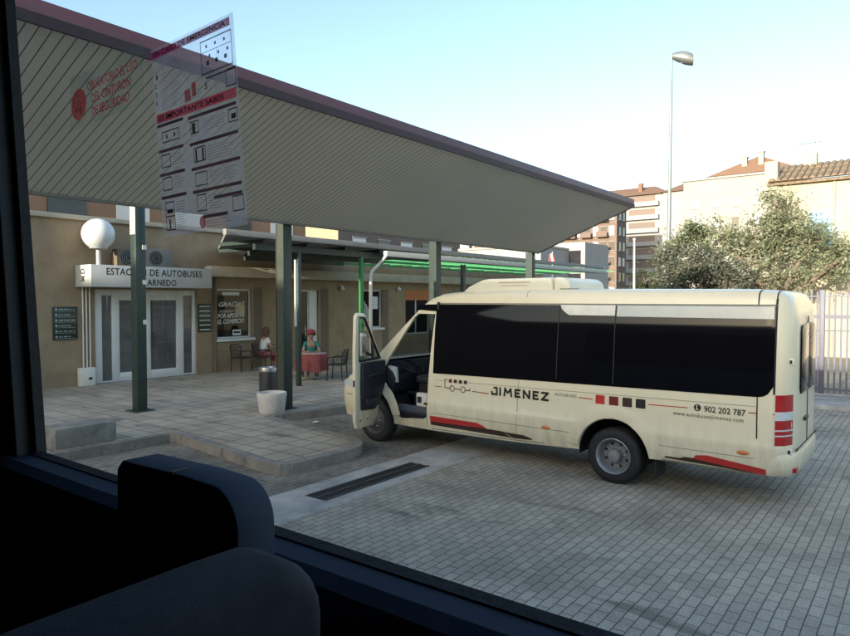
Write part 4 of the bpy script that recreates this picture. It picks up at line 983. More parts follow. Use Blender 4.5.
# lettering strokes on a 0..1 box per letter
def letters(s, z, h, gap, wd, m, tk):
    x = 0; polys = []
    def add(x0, y0, x1, y1, t=tk): polys.append(stroke(s-(x+x0), z+y0, s-(x+x1), z+y1, t))
    for ch in 'JIMENEZ':
        w_ = wd[ch]
        if ch == 'J': add(w_, 0, w_, h); add(w_+tk/2, tk/2, .0, tk/2); add(.04, 0, .0, .055); add(w_*.4, h-tk/2, w_, h-tk/2)
        if ch == 'I': add(w_/2, 0, w_/2, h)
        if ch == 'M': add(tk/2, 0, tk/2+.015, h); add(w_-tk/2, 0, w_-tk/2-.015, h); add(tk/2+.005, h, w_/2, .05); add(w_-tk/2-.005, h, w_/2, .05)
        if ch == 'E': add(tk/2, 0, tk/2, h); add(0, tk/2, w_, tk/2); add(0, h/2, w_*.85, h/2); add(0, h-tk/2, w_, h-tk/2)
        if ch == 'N': add(tk/2, 0, tk/2, h); add(w_-tk/2, 0, w_-tk/2, h); add(tk/2, h-.01, w_-tk/2, .01)
        if ch == 'Z': add(0, h-tk/2, w_, h-tk/2); add(0, tk/2, w_, tk/2); add(w_-.015, h-tk/2, .015, tk/2)
        x += w_ + gap
    off = .004
    g = MB()
    for i, poly in enumerate(polys):
        g.add([surf(a, b, off+.0002*i) for a, b in poly], [(0,1,2,3)])
    return g.build('name_lettering', m, van)
letters(1.885, .985, .125, .038, dict(J=.10, I=.04, M=.155, E=.10, N=.125, Z=.12), M['black_vinyl'], .03)
wrap_text('small_lettering', 'AUTOBUSES', .062, mat('grey lettering', (.20,.17,.14), .5), .83, 1.075, width=.33)
wrap_text('phone_number', '902 202 787', .098, M['black_vinyl'], -1.14, 1.075, width=.46, bold=.0015)
wrap_text('web_address', 'www.autobusesjimenez.com', .066, M['brown_vinyl'], -.78, 1.0, width=.80, spacing=1.15)
g = MB(); cx, cz = -1.065, 1.115
g.add([surf(cx+.042*cos(2*pi*k/20), cz+.042*sin(2*pi*k/20), .004) for k in range(20)], [tuple(range(20))]); ph = g.build('phone_symbol', M['black_vinyl'], van)
g = MB()
for st_ in (stroke(cx+.012,cz+.024,cx-.004,cz+.026,.012), stroke(cx+.004,cz+.022,cx+.012,cz-.018,.008), stroke(cx+.014,cz-.02,cx-.012,cz-.022,.012)): g.add([surf(a, b, .0055) for a, b in st_], [(0,1,2,3)])
g.build('phone_mark', M['cream'], ph)
# bus outline logo
lg = [stroke(2.78,1.145,2.78,1.015,.012), stroke(2.78,1.145,2.73,1.15,.012), stroke(2.79,1.015,2.68,1.012,.012), stroke(2.58,1.012,2.46,1.01,.012), stroke(2.37,1.008,2.28,1.005,.012), stroke(2.285,1.005,2.285,1.05,.012),
      stroke(3.0,1.02,2.85,1.02,.010), stroke(2.24,1.005,1.93,.995,.010)]
for cx in (2.63, 2.415):
    for k in range(16):
        a0, a1 = 2*pi*k/16, 2*pi*(k+1)/16; lg.append([(cx+.05*cos(a0),1.012+.05*sin(a0)),(cx+.05*cos(a1),1.012+.05*sin(a1)),(cx+.038*cos(a1),1.012+.038*sin(a1)),(cx+.038*cos(a0),1.012+.038*sin(a0))])
deco('bus_logo', lg, M['black_vinyl'])
deco('logo_window', [rect(2.70,2.64,1.10,1.155)], M['dark_red'])
deco('logo_window', [rect(2.60,2.54,1.10,1.155), rect(2.50,2.44,1.10,1.155), rect(2.40,2.34,1.10,1.155)], M['brown_vinyl'])
deco('red_line', [stroke(2.05,1.0,1.95,.995,.014), stroke(.47,1.085,.27,1.08,.012), stroke(-.47,1.09,-.95,1.10,.010), stroke(-1.63,1.118,-1.90,1.123,.012)], M['red'], off=.005)
for s, m_ in ((.23,'red'), (.045,'dark_red'), (-.135,'brown_vinyl'), (-.31,'black_vinyl')):
    deco('square_mark', [rect(s, s-.125, 1.03, 1.145)], M[m_])
deco('sill_stripe', [[(3.1,.44),(3.1,.535),(2.15,.535),(2.03,.50),(1.98,.465)], ], M['red'])
deco('sill_stripe', [[(3.1,.385),(3.1,.44),(1.98,.465),(1.70,.465),(1.60,.41),(1.50,.385)], [(1.70,.46),(1.35,.455),(1.22,.43),(1.19,.40),(1.50,.385)]], M['brown_vinyl'])
deco('sill_stripe', [[(-1.82,.43),(-1.82,.50),(-1.18,.565),(-1.05,.545),(-1.02,.50)]], M['red'])
deco('sill_stripe', [[(-.66,.455),(-.70,.48),(-.86,.48),(-.92,.505),(-1.03,.505),(-1.02,.50),(-1.82,.43),(-1.30,.445)]], M['brown_vinyl'])
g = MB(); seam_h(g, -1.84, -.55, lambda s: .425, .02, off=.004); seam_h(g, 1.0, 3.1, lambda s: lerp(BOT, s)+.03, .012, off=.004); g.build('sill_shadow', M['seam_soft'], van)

# final trim of the van's length and belt line
def trim(x, z): return (x/(1+.014*x) if x > 0 else x*.987), z + .0063*x*(2.4-z)
def trim_tree(o):
    for c_ in children(o):
        if c_.name.split('.')[0] in ('wheel', 'driver_door', 'steering_wheel', 'side_marker'):
            x_, z_ = trim(c_.location.x, c_.location.z if c_.name[:5] != 'drive' else 1.0)
            c_.location.x = x_
            if c_.name[:5] == 'drive': c_.location.z = z_ - 1.0
            elif c_.name[:5] != 'wheel': c_.location.z = z_
            continue
        if c_.type == 'MESH':
            for v in c_.data.vertices: v.co.x, v.co.z = trim(v.co.x, v.co.z)
        trim_tree(c_)
trim_tree(van)

# ------------------------------------------------------------------ background : fence
def fence():
    FA = 18.5
    t = thing('metal_fence', 'tall galvanised palisade fence on a low kerb at right', 'fence', (FA, 0, 0))
    g = MB(); g.box(-.15, .15, -9, 9.6, 0, .12); g.build('kerb', M['concrete'], t)
    for i in range(8):
        b0 = 7.1 - i*2.5 + 2.5; g = MB(); g.box(-.06, .06, b0-.06-5+2.46, b0+.06-5+2.46, .12, 2.62); g.build('post', M['fence'], t, bevel=.006)
    for z, h in ((1.93,.09),(1.62,.035),(.20,.06),(2.45,.03)):
        g = MB(); g.box(-.028, .028, -9, 9.6, z, z+h); g.build('rail', M['fence'], t)
    g = MB(); n = 150
    for k in range(n):
        b = -9 + 18.6*k/n; g.box(-.016, .016, b-.020, b+.020, .14, 2.58)
    g.build('bars', M['fence'], t)
fence()
g = MB(); g.box(16.6, 18.3, -9, 9.8, -.2, .10); tag(g.build('kerb', M['concrete'], bevel=.02), kind='structure')

# cream wall with tile roof
t = thing('tiled_house', 'cream rendered house wall with old clay tile roof behind the fence', 'house', (32, 0, 0))
g = MB(); g.box(0, 8, -16, 5.6, -.2, 7.35); g.build('wall', M['cream_wall'], t)
g = MB(); g.box(-.22, .1, -16, 5.7, 7.28, 7.40); g.build('eaves', M['tile_old'], t)
g = MB(); n = 84
for k in range(n):
    b = -16+21.65*k/n
    for q in range(3):
        x0, z0 = -.3+q*.85, 7.42+q*.34; pts = []
        for side in range(7):
            a = pi*side/6; pts.append((b+.12-.115*cos(a), .085*sin(a)))
        vs = [(x0-.02, y_, z0+z_+.02) for y_, z_ in pts] + [(x0+.9, y_, z0+z_*.9+.36) for y_, z_ in pts]
        g.add(vs, [(i, i+1, 8+i, 7+i) for i in range(6)] + [tuple(range(7))])
g.add([(-.3,-16,7.40),(-.3,5.65,7.40),(2.4,5.65,8.5),(2.4,-16,8.5)], [(0,1,2,3)])
g.build('tile_roof', M['tile_old'], t, smooth=60)
g = MB(); g.box(-.1, .5, 5.3, 5.8, 7.1, 8.35); g.build('corner_pier', M['cream_wall'], t, bevel=.02)
g = MB(); g.box(2.0, 2.5, 4.1, 4.6, 8.2, 8.95); g.build('chimney', M['cream_wall'], t, bevel=.02)
g = MB(); g.tube([(2.3,4.3,8.9),(2.3,4.3,9.5)], .02, 6)
g.tube([(2.3,3.9,9.42),(2.3,4.9,9.42)], .015, 6)
for k in range(5): g.tube([(2.1,4.0+.2*k,9.42),(2.5,4.0+.2*k,9.42)], .01, 5)
g.build('antenna', M['steel'], t)
g = MB(); g.tube([(-.05,3.2,7.25),(-.05,3.2,0)], .05, 8); g.build('downpipe', M['cream_wall'], t, smooth=50)
g = MB(); g.box(-.02, .0, 3.02, 4.1, 4.55, 6.1); gp = g.build('painted_patch', M['graffiti_blue'], t)
g = MB()
for k in range(9):
    b = 4.05-.075*k; g.tube([(-.035,b,4.72+.12*random.random()),(-.035,b-.04,4.95+.2*random.random()),(-.035,b-.08,4.7+.15*random.random())], .03, 5)
g.build('painted_scrawl', M['graffiti_ink'], gp)
g = MB(); g.box(-.03, .0, -2, 2.6, 3.1, 3.16); g.build('cable', M['brown_strip'], t)

# apartment buildings (window parts recessed in proud frames)
def facade_windows(t, face, base, u0, u1, z0, nfl, ncol, fh, ww, wh, shutters, rnd, balcony=False):
    # face 'a' : normal -a, runs along b ; face 'b' : normal -b, runs along a ; base = plane coordinate (local)
    for fl in range(nfl):
        for c_ in range(ncol):
            u = u0+(u1-u0)*(c_+.5)/ncol; z = z0+fl*fh
            def bx(g, ua, ub, d0, d1, za, zb):
                if face == 'a': g.box(base+d0, base+d1, ua, ub, za, zb)
                else: g.box(ua, ub, base+d0, base+d1, za, zb)
            g = MB(); bx(g, u-ww/2, u+ww/2, -.05, -.003, z, z+wh); wo = g.build('window', M['blind'] if rnd.random() < shutters else M['window_dark'], t)
            g = MB(); bx(g, u-ww/2-.07, u+ww/2+.07, -.10, -.052, z+wh, z+wh+.1); bx(g, u-ww/2-.1, u+ww/2+.1, -.16, -.052, z-.1, z); g.build('frame', M['white_apt'], wo)
            if balcony and c_ % 2 == 1:
                g = MB(); bx(g, u-ww*1.1, u+ww*1.1, -1.2, -.003, z-.35, z-.2); g.mi = 0; bx(g, u-ww*1.1, u+ww*1.1, -1.2, -1.1, z-.2, z+.75); g.build('balcony', M['brown_apt'], t)
rnd = random.Random(3)
# long brick block behind the station
t = thing('brick_apartment_block', 'orange brown apartment block rising behind the station roof at left', 'building', (0, 24, 0))
g = MB(); g.box(-30, 21.9, 0, 10, 0, 9.6); g.build('wall', M['tan_apt'], t)
facade_windows(t, 'b', 0, 0, 21.6, 4.75, 1, 9, 3.1, 1.3, 1.4, .6, rnd)
t = thing('brown_apartment_block', 'brown apartment block with white blinds and a sunlit yellow end wall', 'building', (36, 35.8, 0))
g = MB(); g.box(0, 16, 0, 9, 0, 9.4); g.build('wall', M['brown_apt'], t)
g = MB(); g.box(-.06, -.003, 0, 4.4, .1, 9.3); g.build('end_wall', M['yellow_wall'], t)
facade_windows(t, 'b', 0, .8, 15.6, 5.6, 1, 5, 3.0, 1.5, 1.6, .75, rnd)
# white low block
t = thing('white_low_block', 'low white building with parapet between canopy and pergola roof', 'building', (75, 39, 0))
g = MB(); g.box(0, 10, 0, 16, 0, 9.0); g.build('wall', M['white_apt'], t)
g = MB(); g.box(-.2, 10, -.1, 16.1, 9.0, 9.25); g.build('parapet', M['pale_apt'], t)
facade_windows(t, 'a', 0, .5, 15.5, 6.0, 1, 7, 3, 1.2, 1.3, .3, rnd)
for k in range(7):
    g = MB(); h = .6+rnd.random()*.9; b0 = 1+2.1*k; g.box(1.0, 1.9, b0, b0+.7+rnd.random()*.8, 9.25, 9.25+h); g.build('rooftop_unit', M['white_apt'] if k % 2 else M['brown_strip'], t)
t = thing('glazed_building', 'small white building with large grey windows beside the brown flats', 'building', (83, 36.6, 0))
g = MB(); g.box(0, 8, 0, 5.2, 0, 10.0); g.build('wall', M['white_apt'], t)
facade_windows(t, 'a', 0, .3, 4.9, 3.6, 2, 2, 3.1, 1.7, 2.2, .0, rnd)
# brown flats
t = thing('brown_flats', 'six storey brown brick flats with balconies right of the canopy tip', 'building', (125, 48.6, 0))
g = MB(); g.box(0, 5, 0, 16, 0, 20.6); g.build('wall', M['brown_apt'], t)
g = MB(); g.box(-.5, 5.2, -.4, 16.4, 20.6, 21.0); g.build('roof', M['brown_apt'], t)
facade_windows(t, 'a', 0, .2, 15.2, 2.9, 6, 9, 3.0, 1.05, 1.75, .55, rnd, True)
g = MB()
for fl in range(6): g.box(-.08, -.002, 0, 16, 2.3+fl*3.0, 2.55+fl*3.0)
g.build('floor_band', mat('pale brown band', (.19,.14,.11), .9), t)
# white flats
facade_windows(t, 'b', 0, .6, 4.6, 2.9, 6, 2, 3.0, 1.0, 1.6, .5, rnd)
t = thing('white_flats', 'tall white flats with orange tiled roof behind the lamp post', 'building', (150, 47.0, 0))
g = MB(); g.box(0, 14, 0, 24, 0, 26); g.build('wall', M['white_apt'], t)
for fl in range(8):
    g = MB(); g.box(-.9, -.003, 1.5, 9.5, 2.4+fl*3, 3.4+fl*3); g.build('balcony', M['white_apt'], t)
    g = MB(); g.box(-.05, -.003, 2.5, 8.5, 3.41+fl*3, 4.8+fl*3); g.build('window', mat('pink grey shade', (.17,.13,.115), .8), t)
g = MB(); g.add([(-.8,-.8,26),(14.8,-.8,26),(14.8,24.8,26),(-.8,24.8,26),(5,4,28.6),(5,20,28.6)], [(0,3,5,4),(0,4,1),(1,4,5,2),(2,5,3),(0,1,2,3)]); rf = g.build('tile_roof', M['tile'], t)
g = MB(); g.box(1.5,2.4,6,6.9,26.4,29); g.build('chimney', M['tile'], rf)
# pale building with gable
t = thing('pale_flats', 'long pale building with orange gabled roof and chimneys behind the tree', 'building', (115, 20.0, 0))
g = MB(); g.box(0, 12, 0, 13.2, 0, 22); g.build('wall', M['pale_apt'], t)
g = MB(); g.box(-.3,12,-.3,13.5,22,22.35); g.build('cornice', M['white_apt'], t)
g = MB(); g.add([(-.5,-4,22.36),(-.5,9.5,22.36),(12,9.5,22.36),(12,-4,22.36),(2,2,25.3),(10,2,25.3)], [(0,1,4),(1,2,5,4),(2,3,5),(3,0,4,5),(0,3,2,1)]); rf = g.build('tile_roof', M['tile'], t)
for b_, h in ((3.6,25.0),(1.2,25.6)):
    g = MB(); g.box(.6,1.4,b_,b_+.75,22.4,h); g.box(.5,1.5,b_-.1,b_+.85,h,h+.2); g.build('chimney', M['pale_apt'], rf)
facade_windows(t, 'a', 0, .5, 12.7, 11, 3, 4, 3.2, 1.0, 1.4, .85, rnd)
t = thing('tile_roofed_house', 'small house with orange tile roof between the white flats and the pale building', 'house', (120, 33.6, 0))
g = MB(); g.box(0, 10, 0, 4.6, 0, 21.4); g.build('wall', M['white_apt'], t)
g = MB(); g.add([(-.5,-.3,21.41),(-.5,4.9,21.41),(10,4.9,21.41),(10,-.3,21.41),(4,1.2,23.6),(9,1.2,23.6)], [(0,1,4),(1,2,5,4),(2,3,5),(3,0,4,5),(0,3,2,1)]); g.build('tile_roof', M['tile'], t)
# unseen block added behind the coach to keep sun off the yard
t = thing('street_block', 'long unseen block behind the coach, added to shade the yard', 'building', (-26, 0, 0))
g = MB(); g.box(-12, 0, -70, 70, 0, 10.0); g.build('wall', M['tan_apt'], t)
g = MB(); g.box(-12.2, .2, -70.2, 70.2, 9.9, 10.1); g.build('cornice', M['wall_top'], t)

# street lamp
t = thing('street_lamp', 'tall slim grey lamp post with a hooded head rising above the tree', 'street lamp', (30.5, 9.46, 0))
g = MB(); g.tube([(0,0,0),(.12,.01,4.6),(.27,.03,9),(.42,.05,13.4)], [.11,.095,.07,.045], 14); g.build('pole', M['lamp'], t, smooth=50)
g = MB(); n = 14; vs = []
for i in range(9):
    f = i/8; L_ = .85*f; r1 = .07+.26*sin(pi*min(1, f*.62+.08)); r2 = .07+.30*sin(pi*min(1, f*.62+.08))
    for k in range(n): a = 2*pi*k/n; vs.append((L_*.35, -L_, r2*sin(a)*(1 if sin(a) > 0 else .55)-.30*f)); vs[-1] = (vs[-1][0]+r1*cos(a)*.94, vs[-1][1]+r1*cos(a)*.35, vs[-1][2])
hd = MB(); hd.add(vs, [(i*n+k, i*n+(k+1) % n, (i+1)*n+(k+1) % n, (i+1)*n+k) for i in range(8) for k in range(n)] + [tuple(range(n)), tuple(range(8*n, 9*n))])
h_ = hd.build('lamp_head', M['lamp'], t, smooth=50); h_.location = (.42, .05, 13.4)
g = MB(); g.ball((.18,-.5,-.24), .2, 8, .6); g.build('lens', M['clear_lens'], h_, smooth=60)
t = thing('flag_mast', 'thin white mast left of the dark tree', 'mast', (44.4, 16.0, 0))
g = MB(); g.tube([(0,0,0),(.06,.05,6.4)], [.10,.07], 10); g.build('pole', M['gutter'], t, smooth=50)
g = MB(); g.ball((.06,.05,6.45), .11, 8); g.build('finial', M['gutter'], t, smooth=50)
t = thing('roadside_sign', 'small red and white sign beneath the far end of the canopy', 'sign', (32, 15.95, 0))
g = MB(); g.tube([(0,0,0),(0,0,4.9)], .04, 8); g.build('pole', M['steel'], t, smooth=50)
g = MB(); g.prism([(-.22,4.25),(.22,4.25),(.16,4.78),(-.05,4.78)], 'x', -.06, -.045); sg = g.build('plate', M['red'], t)
g = MB(); g.prism([(-.12,4.3),(.0,4.3),(.08,4.8),(.0,4.8)], 'x', -.066, -.061); g.build('white_stripe', M['white_ink'], sg)

# ------------------------------------------------------------------ trees
def tree(name, label, loc, clumps, leaf, n_leaf, size, trunk_h, seed, group=None, twiggy=.0):
    rd = random.Random(seed); t = thing(name, label, 'tree', loc, 0, group)
    g = MB(); fork = Vector((0, 0, trunk_h)); g.tube([(0,0,0), (.04,.03,trunk_h*.5), tuple(fork)], [.24,.19,.16], 12)
    lf = MB(); cents = []
    for (cx, cy, cz, rx, ry, rz_, cnt) in clumps:
        for _ in range(cnt):
            while True:
                q = Vector((rd.uniform(-1,1), rd.uniform(-1,1), rd.uniform(-1,1)))
                if .25 < q.length < 1: break
            q = q * (.6 + .4*rd.random()) / max(q.length, .5) * q.length
            c_ = Vector((cx+q.x*rx, cy+q.y*ry, cz+q.z*rz_)); cents.append(c_)
    hubs = [Vector(c_[:3]) for c_ in clumps]
    for h_ in hubs:
        mid = fork.lerp(h_, .5) + Vector((rd.uniform(-.3,.3), rd.uniform(-.3,.3), .2)); g.tube([tuple(fork), tuple(mid), tuple(h_)], [.13,.085,.05], 8)
    for c_ in cents:
        h_ = min(hubs, key=lambda q: (q-c_).length); mid = h_.lerp(c_, .55)+Vector((rd.uniform(-.15,.15), rd.uniform(-.15,.15), rd.uniform(-.05,.15)))
        tip = c_ + (c_-h_).normalized()*.35*rd.random()
        g.tube([tuple(h_), tuple(mid), tuple(tip)], [.03,.018,.006], 5, cap=False)
    g.build('trunk', M['bark'], t, smooth=60)
    for c_ in cents:
        rad = rd.uniform(.28,.55); dens = int(n_leaf*rd.uniform(.4, 1.4))
        for _ in range(dens):
            q = Vector((rd.gauss(0,.5), rd.gauss(0,.5), rd.gauss(0,.42)))*rad; p_ = c_+q
            ax = Vector((rd.gauss(0,1), rd.gauss(0,1), rd.gauss(.25,.8))).normalized(); bx_ = ax.cross(Vector((rd.gauss(0,1), rd.gauss(0,1), rd.gauss(0,1)))).normalized()
            s_ = size*rd.uniform(.6,1.4); w_ = s_*.42
            lf.v += [tuple(p_-ax*s_), tuple(p_+bx_*w_), tuple(p_+ax*s_), tuple(p_-bx_*w_)]; n0 = len(lf.v)-4
            lf.f.append((n0, n0+1, n0+2, n0+3)); lf.m.append(0)
    lf.build('crown', leaf, t, fix=False)
    return t
tree('olive_tree', 'sunlit grey green tree with open twiggy crown behind the minibus', (30.2, 5.0, 0),
     [(0,-.2,5.9,1.1,1.1,1.0,34), (.2,-1.2,4.6,1.3,1.3,1.2,36), (-.1,.9,4.7,1.3,1.3,1.2,36), (0,0,3.3,1.6,2.2,1.1,44), (-.5,2.0,4.9,1.2,1.2,.9,34), (.3,.1,5.0,1.2,1.2,1.0,26), (-.3,3.2,5.2,.9,.9,.7,24), (-.2,3.9,4.6,.8,.8,.8,20), (.2,-2.1,3.6,.8,.8,.9,14), (.1,-2.6,4.3,.7,.7,.5,8)], M['leaf_a'], 62, .075, 2.0, 11)
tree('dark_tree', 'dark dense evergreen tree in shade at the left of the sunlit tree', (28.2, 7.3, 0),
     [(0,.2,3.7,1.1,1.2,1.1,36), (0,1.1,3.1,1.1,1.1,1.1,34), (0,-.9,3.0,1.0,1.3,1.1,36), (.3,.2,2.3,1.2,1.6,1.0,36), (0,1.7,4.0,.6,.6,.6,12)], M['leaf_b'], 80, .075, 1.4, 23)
tree('street_tree', 'small green tree far off below the brown flats', (95, 40, 0), [(0,0,4,1.8,1.8,1.6,30), (0,1.5,3.2,1.5,1.5,1.2,20)], M['leaf_far'], 60, .16, 2.2, 5)
tree('street_tree', 'second far tree between the white mast and the dark tree', (80, 27.5, 0), [(0,0,4.5,2,2,2,30), (0,-1.5,3.4,1.6,1.6,1.4,20)], M['leaf_far'], 60, .16, 2.2, 6)

# ------------------------------------------------------------------ the coach the picture is taken from
ch = thing('coach', 'dark coach interior around the side window the view is taken through', 'coach', (0, 0, 0))
GA = .75
g = MB(); g.box(.66, .75, -5, 7, .35, 1.975); g.build('side_panel', [M['coach_dark']], ch)
g = MB(); g.prism([(.635,1.93),(.655,1.985),(.675,2.0),(.716,2.003),(.716,1.9),(.635,1.9)], 'y', -5, 1.97); g.build('window_ledge', M['coach_ledge'], ch, smooth=30)
g = MB(); g.prism([(.717,1.96),(.717,2.006),(.735,2.012),(.749,2.004),(.752,1.995),(.752,1.96)], 'y', -5, 1.97); g.build('window_seal', M['rubber'], ch)
g = MB(); g.prism([(1.795,1.99),(1.955,3.3),(1.985,3.3),(1.825,1.99)], 'x', .725, .749); g.build('window_seal', M['rubber'], ch)
g = MB(); g.prism([(1.826,1.99),(1.986,3.3),(2.07,3.3),(1.93,1.99)], 'x', .69, .748); g.build('pillar_trim', M['coach_grey'], ch, bevel=.006)
g = MB(); g.prism([(1.932,1.97),(2.072,3.3),(7,3.3),(7,1.97)], 'x', .63, .75); g.build('pillar', M['coach_dark'], ch)
g = MB(); g.box(.64,.75,-5,-1.9,1.98,3.3); g.build('pillar', M['coach_dark'], ch)
g = MB(); g.box(.60,.82,-5,7,3.301,3.6); g.build('upper_panel', M['coach_dark'], ch)
g = MB(); g.box(-1.75,.82,-5,7,3.601,3.68); g.build('roof_panel', M['coach_paint'], ch)
g = MB(); g.box(-1.75,.66,-5,7,1.0,1.06); g.build('floor_panel', M['coach_dark'], ch)
g = MB(); g.box(-1.75,-1.68,-5,7,.35,3.6); g.build('side_panel', M['coach_dark'], ch)
g = MB(); g.box(-1.68,.82,-5.06,-5.001,.35,3.6); g.box(-1.68,.82,7.001,7.06,.35,3.6); g.build('end_panel', M['coach_dark'], ch)
g = MB(); g.box(.752,.765,-5,7,.35,1.9); g.box(.821,.835,-5,7,3.32,3.6); g.build('outer_skin', M['coach_paint'], ch)
for y in (-2.2, 4.6):
    g = MB(); g.lathe([(.2,.46),(.48,.47),(.5,.5),(.5,.72),(.48,.75),(.25,.76),(.2,.70),(.001,.69)], (0, y, .5), 'x', 40); g.build('wheel', M['rubber'], ch, smooth=40)
g = MB(); g.quad((GA,-1.9,1.99),(GA,1.99,1.99),(GA,1.99,3.31),(GA,-1.9,3.31)); g.build('window_pane', M['pane'], ch)
# box on the ledge
bx_ = thing('ledge_box', 'dark plastic box with one rounded end standing on the coach window ledge', 'box', (.60, 0, 1.9))
prof = [(1.165,-.3),(1.16,.195),(1.14,.213),(.95,.217)] + [(.873+.065*cos(R(90-a)) if False else .873-.065*sin(R(a)), .150+.065*cos(R(a))) for a in range(0, 91, 10)] + [(.808,-.3)]
g = MB(); g.prism(prof, 'x', 0, .072); o = g.build('shell', [M['boxmat'], M['boxside']], bx_, bevel=.006, seg=2)
for pl in o.data.polygons:
    if pl.normal.x < -.9: pl.material_index = 1  # near face coloured as shaded, the rest tinted as lit by sky
g = MB(); g.box(-.002,.03,.975,.983,.19,.2185); g.build('notch', M['boxside'], bx_)
# seat back in the row ahead
t = thing('passenger_seat', 'dark grey curved coach seat back in the lower left corner', 'seat', (0, .58, 1.025))
prof = [(-.6,0),(-.6,.92)] + [(-.52,1.0),(-.3,1.045),(0,1.068),(.2,1.072),(.38,1.075)] + [(.43+.085*sin(R(a)), .99+.085*cos(R(a))) for a in range(10, 91, 16)] + [(.515,.9),(.505,0)]
g = MB(); g.prism([(a*1.0+.055, b-.004-.03*max(0, (.2-a))) for a, b in prof], 'y', 0, .12); g.build('seat_back', M['seat'], t, bevel=.035, seg=5)
g = MB(); g.box(-.55,.46,.1,.6,.0,.45); g.build('seat_cushion', M['coach_dark'], t, bevel=.04)

# stickers on the pane
ps = thing('emergency_notice', 'translucent printed emergency notice sheet stuck on the coach window', 'notice', (GA-.006, 1.12, 2.72))
PX = Vector((0, -1, .03)).normalized(); PY = Vector((0, .10, 1)).normalized()
paper = sticker('translucent paper', (.72,.63,.66), .38); inkp = sticker('dark red print', (.07,.012,.02), .9, avar=.05); bandp = sticker('crimson band', (.55,.02,.16), .85, avar=.08); bandr = sticker('red band', (.75,.04,.10), .8, avar=.08)
blackp = sticker('black print', (.01,.01,.012), .92, avar=.04); greyp = sticker('grey print', (.22,.16,.17), .45, avar=.1); redp = sticker('red print', (.55,.03,.03), .8)
PW, PH_ = .272, .385
def pp(u, v, off): q = PX*((u-.5)*PW) + PY*((v-.5)*PH_); return (q.x-off, q.y, q.z)
def prect(g, u0, u1, v0, v1, off): g.quad(pp(u0,v0,off), pp(u1,v0,off), pp(u1,v1,off), pp(u0,v1,off))
g = MB(); prect(g, 0,1,0,1,0); g.build('sheet', paper, ps, fix=False)
g = MB(); prect(g, .0,.96,.945,.985,.0006); g.build('title_band', bandp, ps, fix=False)
g = MB(); prect(g, .02,.98,.60,.648,.0006); g.build('title_band', bandr, ps, fix=False)
def ptext(g, s_, u, v, wd, h, off=.0012):
    me = text_mesh(s_, h*PH_*1.38, width=wd*PW, bold=.0003)
    g.add([pp(u+v_.co.x/PW, v+v_.co.y/PH_, off) for v_ in me.vertices], [tuple(p_.vertices) for p_ in me.polygons])
g = MB(); ptext(g, 'EN CASO DE EMERGENCIA', .03, .953, .88, .026); ptext(g, 'ES IMPORTANTE SABER', .05, .61, .80, .028)
for k, s_ in enumerate('1234'): ptext(g, s_, .03, .83-.045*k, .02, .025)
ptext(g, '5', .64, .69, .03, .032); g.build('title_lettering', blackp, ps, fix=False)
g = MB()
for u0, u1, v in ((.02,.36,.585),(.42,.97,.575),(.02,.34,.45),(.42,.97,.44),(.02,.34,.325),(.42,.97,.315),(.02,.34,.205),(.42,.97,.20),(.66,.97,.155),(.52,.80,.07)): prect(g, u0,u1,v-.008,v+.008,.0008)
g.build('heading_bars', inkp, ps, fix=False)
g = MB()
def pframe(g, u0, u1, v0, v1, t=.006):
    prect(g,u0,u1,v0,v0+t,.0009); prect(g,u0,u1,v1-t,v1,.0009); prect(g,u0,u0+t,v0+t,v1-t,.0009); prect(g,u1-t,u1,v0+t,v1-t,.0009)
pframe(g, .62,.97,.76,.925)
for u in (.68,.78,.88): prect(g,u,u+.02,.885,.90,.0009); prect(g,u+.0,u+.03,.80,.82,.0009); prect(g,u+.03,u+.05,.835,.85,.0009)
prect(g,.63,.96,.865,.868,.0009); prect(g,.80,.803,.83,.865,.0009); prect(g,.66,.99,.735,.742,.0009)
pframe(g,.88,.99,.66,.745); pframe(g,.08,.30,.49,.55); pframe(g,.44,.54,.49,.555); pframe(g,.88,.98,.49,.555); pframe(g,.05,.17,.36,.43); pframe(g,.46,.60,.345,.42)
prect(g,.48,.50,.35,.41,.001); prect(g,.56,.58,.35,.41,.001); prect(g,.46,.50,.495,.545,.001); prect(g,.91,.96,.505,.53,.001); prect(g,.13,.15,.51,.53,.001); prect(g,.23,.25,.51,.53,.001)
pframe(g,.05,.17,.24,.31); pframe(g,.46,.60,.225,.295); pframe(g,.06,.18,.03,.18); prect(g,.06,.18,.10,.107,.0009); pframe(g,.46,.57,.10,.185); pframe(g,.86,.98,.07,.145); prect(g,.08,.16,.12,.14,.001); prect(g,.10,.12,.04,.09,.001)
g.build('pictograms', blackp, ps, fix=False)
g = MB(); rr = random.Random(4)
for u0, u1, va, vb in ((.10,.40,.66,.86),(.60,.85,.49,.555),(.20,.34,.36,.43),(.63,.96,.345,.42),(.2,.33,.24,.31),(.63,.96,.225,.295),(.2,.34,.04,.18),(.6,.8,.10,.18),(.45,.62,.66,.73),(.56,.84,.02,.055)):
    v = vb-.008
    while v > va: prect(g, u0, u0+(u1-u0)*rr.uniform(.6,1), v-.0035, v, .0009); v -= .013
g.build('small_print', greyp, ps, fix=False)
g = MB(); prect(g,.40,.47,.66,.72,.001); prect(g,.49,.54,.675,.745,.001); g.build('red_figures', redp, ps, fix=False)
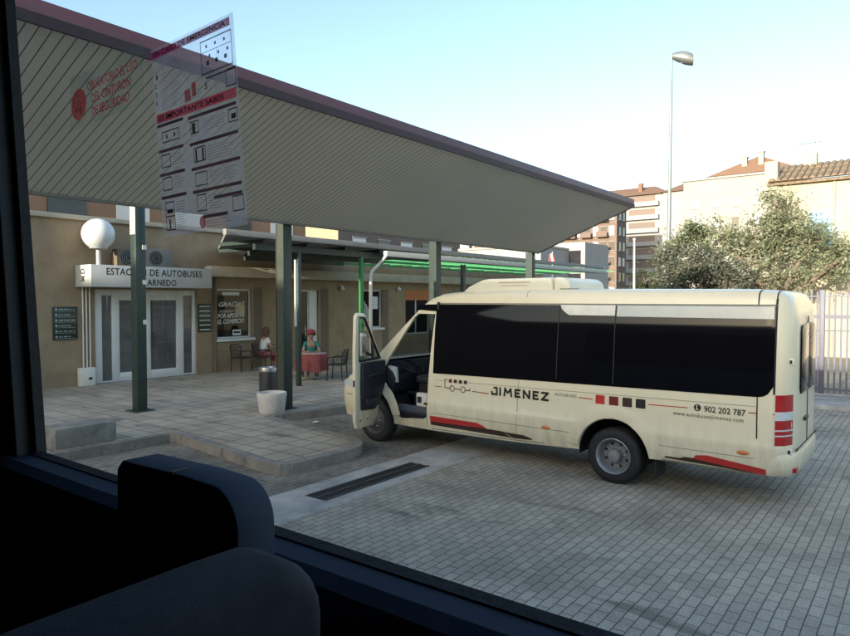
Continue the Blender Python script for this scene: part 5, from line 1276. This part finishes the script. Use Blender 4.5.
g = MB(); g.add([pp(.51+.035*cos(2*pi*k/16), .045+.035*sin(2*pi*k/16)*.9, .001) for k in range(16)], [tuple(range(16))]); g.build('red_seal', redp, ps, fix=False)

sb = thing('seat_belt_sticker', 'red seat belt reminder sticker with round emblem on the upper left of the glass', 'sticker', (GA-.006, 1.46, 2.857))
redk = sticker('red sticker print', (.62,.03,.04), .8, avar=.08); bgk = sticker('sticker film', (.16,.24,.20), .22)
SX = Vector((0,-1,.03)).normalized(); SY = Vector((0,.02,1)).normalized()
def sp(x, y, off): q = SX*x + SY*y; return (q.x-off, q.y, q.z)
g = MB(); g.quad(sp(-.17,-.055,0), sp(.155,-.055,0), sp(.155,.07,0), sp(-.17,.07,0)); g.build('film', bgk, sb, fix=False)
g = MB(); cx = -.125; n = 32
g.add([sp(cx+.036*cos(2*pi*k/n), .0+.036*sin(2*pi*k/n), .0008) for k in range(n)], [tuple(range(n))]); g.build('emblem', redk, sb, fix=False)
g = MB(); g.add([sp(cx+.007*cos(2*pi*k/12), .02+.007*sin(2*pi*k/12), .0014) for k in range(12)], [tuple(range(12))])
for a, b in (((-.012,.008),(.012,-.024)), ((0,.01),(-.018,-.026)), ((0,.01),(.018,-.026)), ((-.018,-.012),(.018,-.012))):
    d_ = (Vector(b)-Vector(a)).normalized(); n_ = Vector((-d_.y, d_.x))*.0022
    g.add([sp(cx+a[0]+n_.x,a[1]+n_.y,.0014), sp(cx+b[0]+n_.x,b[1]+n_.y,.0014), sp(cx+b[0]-n_.x,b[1]-n_.y,.0014), sp(cx+a[0]-n_.x,a[1]-n_.y,.0014)], [(0,1,2,3)])
g.build('emblem_figure', sticker('pale figure', (.55,.42,.38), .7), sb, fix=False)
g = MB()
for s_, x, y, wd in (('OBLIGATORIO EL USO', -.083, .022, .215), ('DEL CINTURON', -.066, -.008, .17), ('DE SEGURIDAD', -.066, -.038, .165)):
    me = text_mesh(s_, .028, width=wd, bold=.0006)
    g.add([sp(x+v_.co.x, y+v_.co.y, .0008) for v_ in me.vertices], [tuple(p_.vertices) for p_ in me.polygons])
g.build('lettering', redk, sb, fix=False)
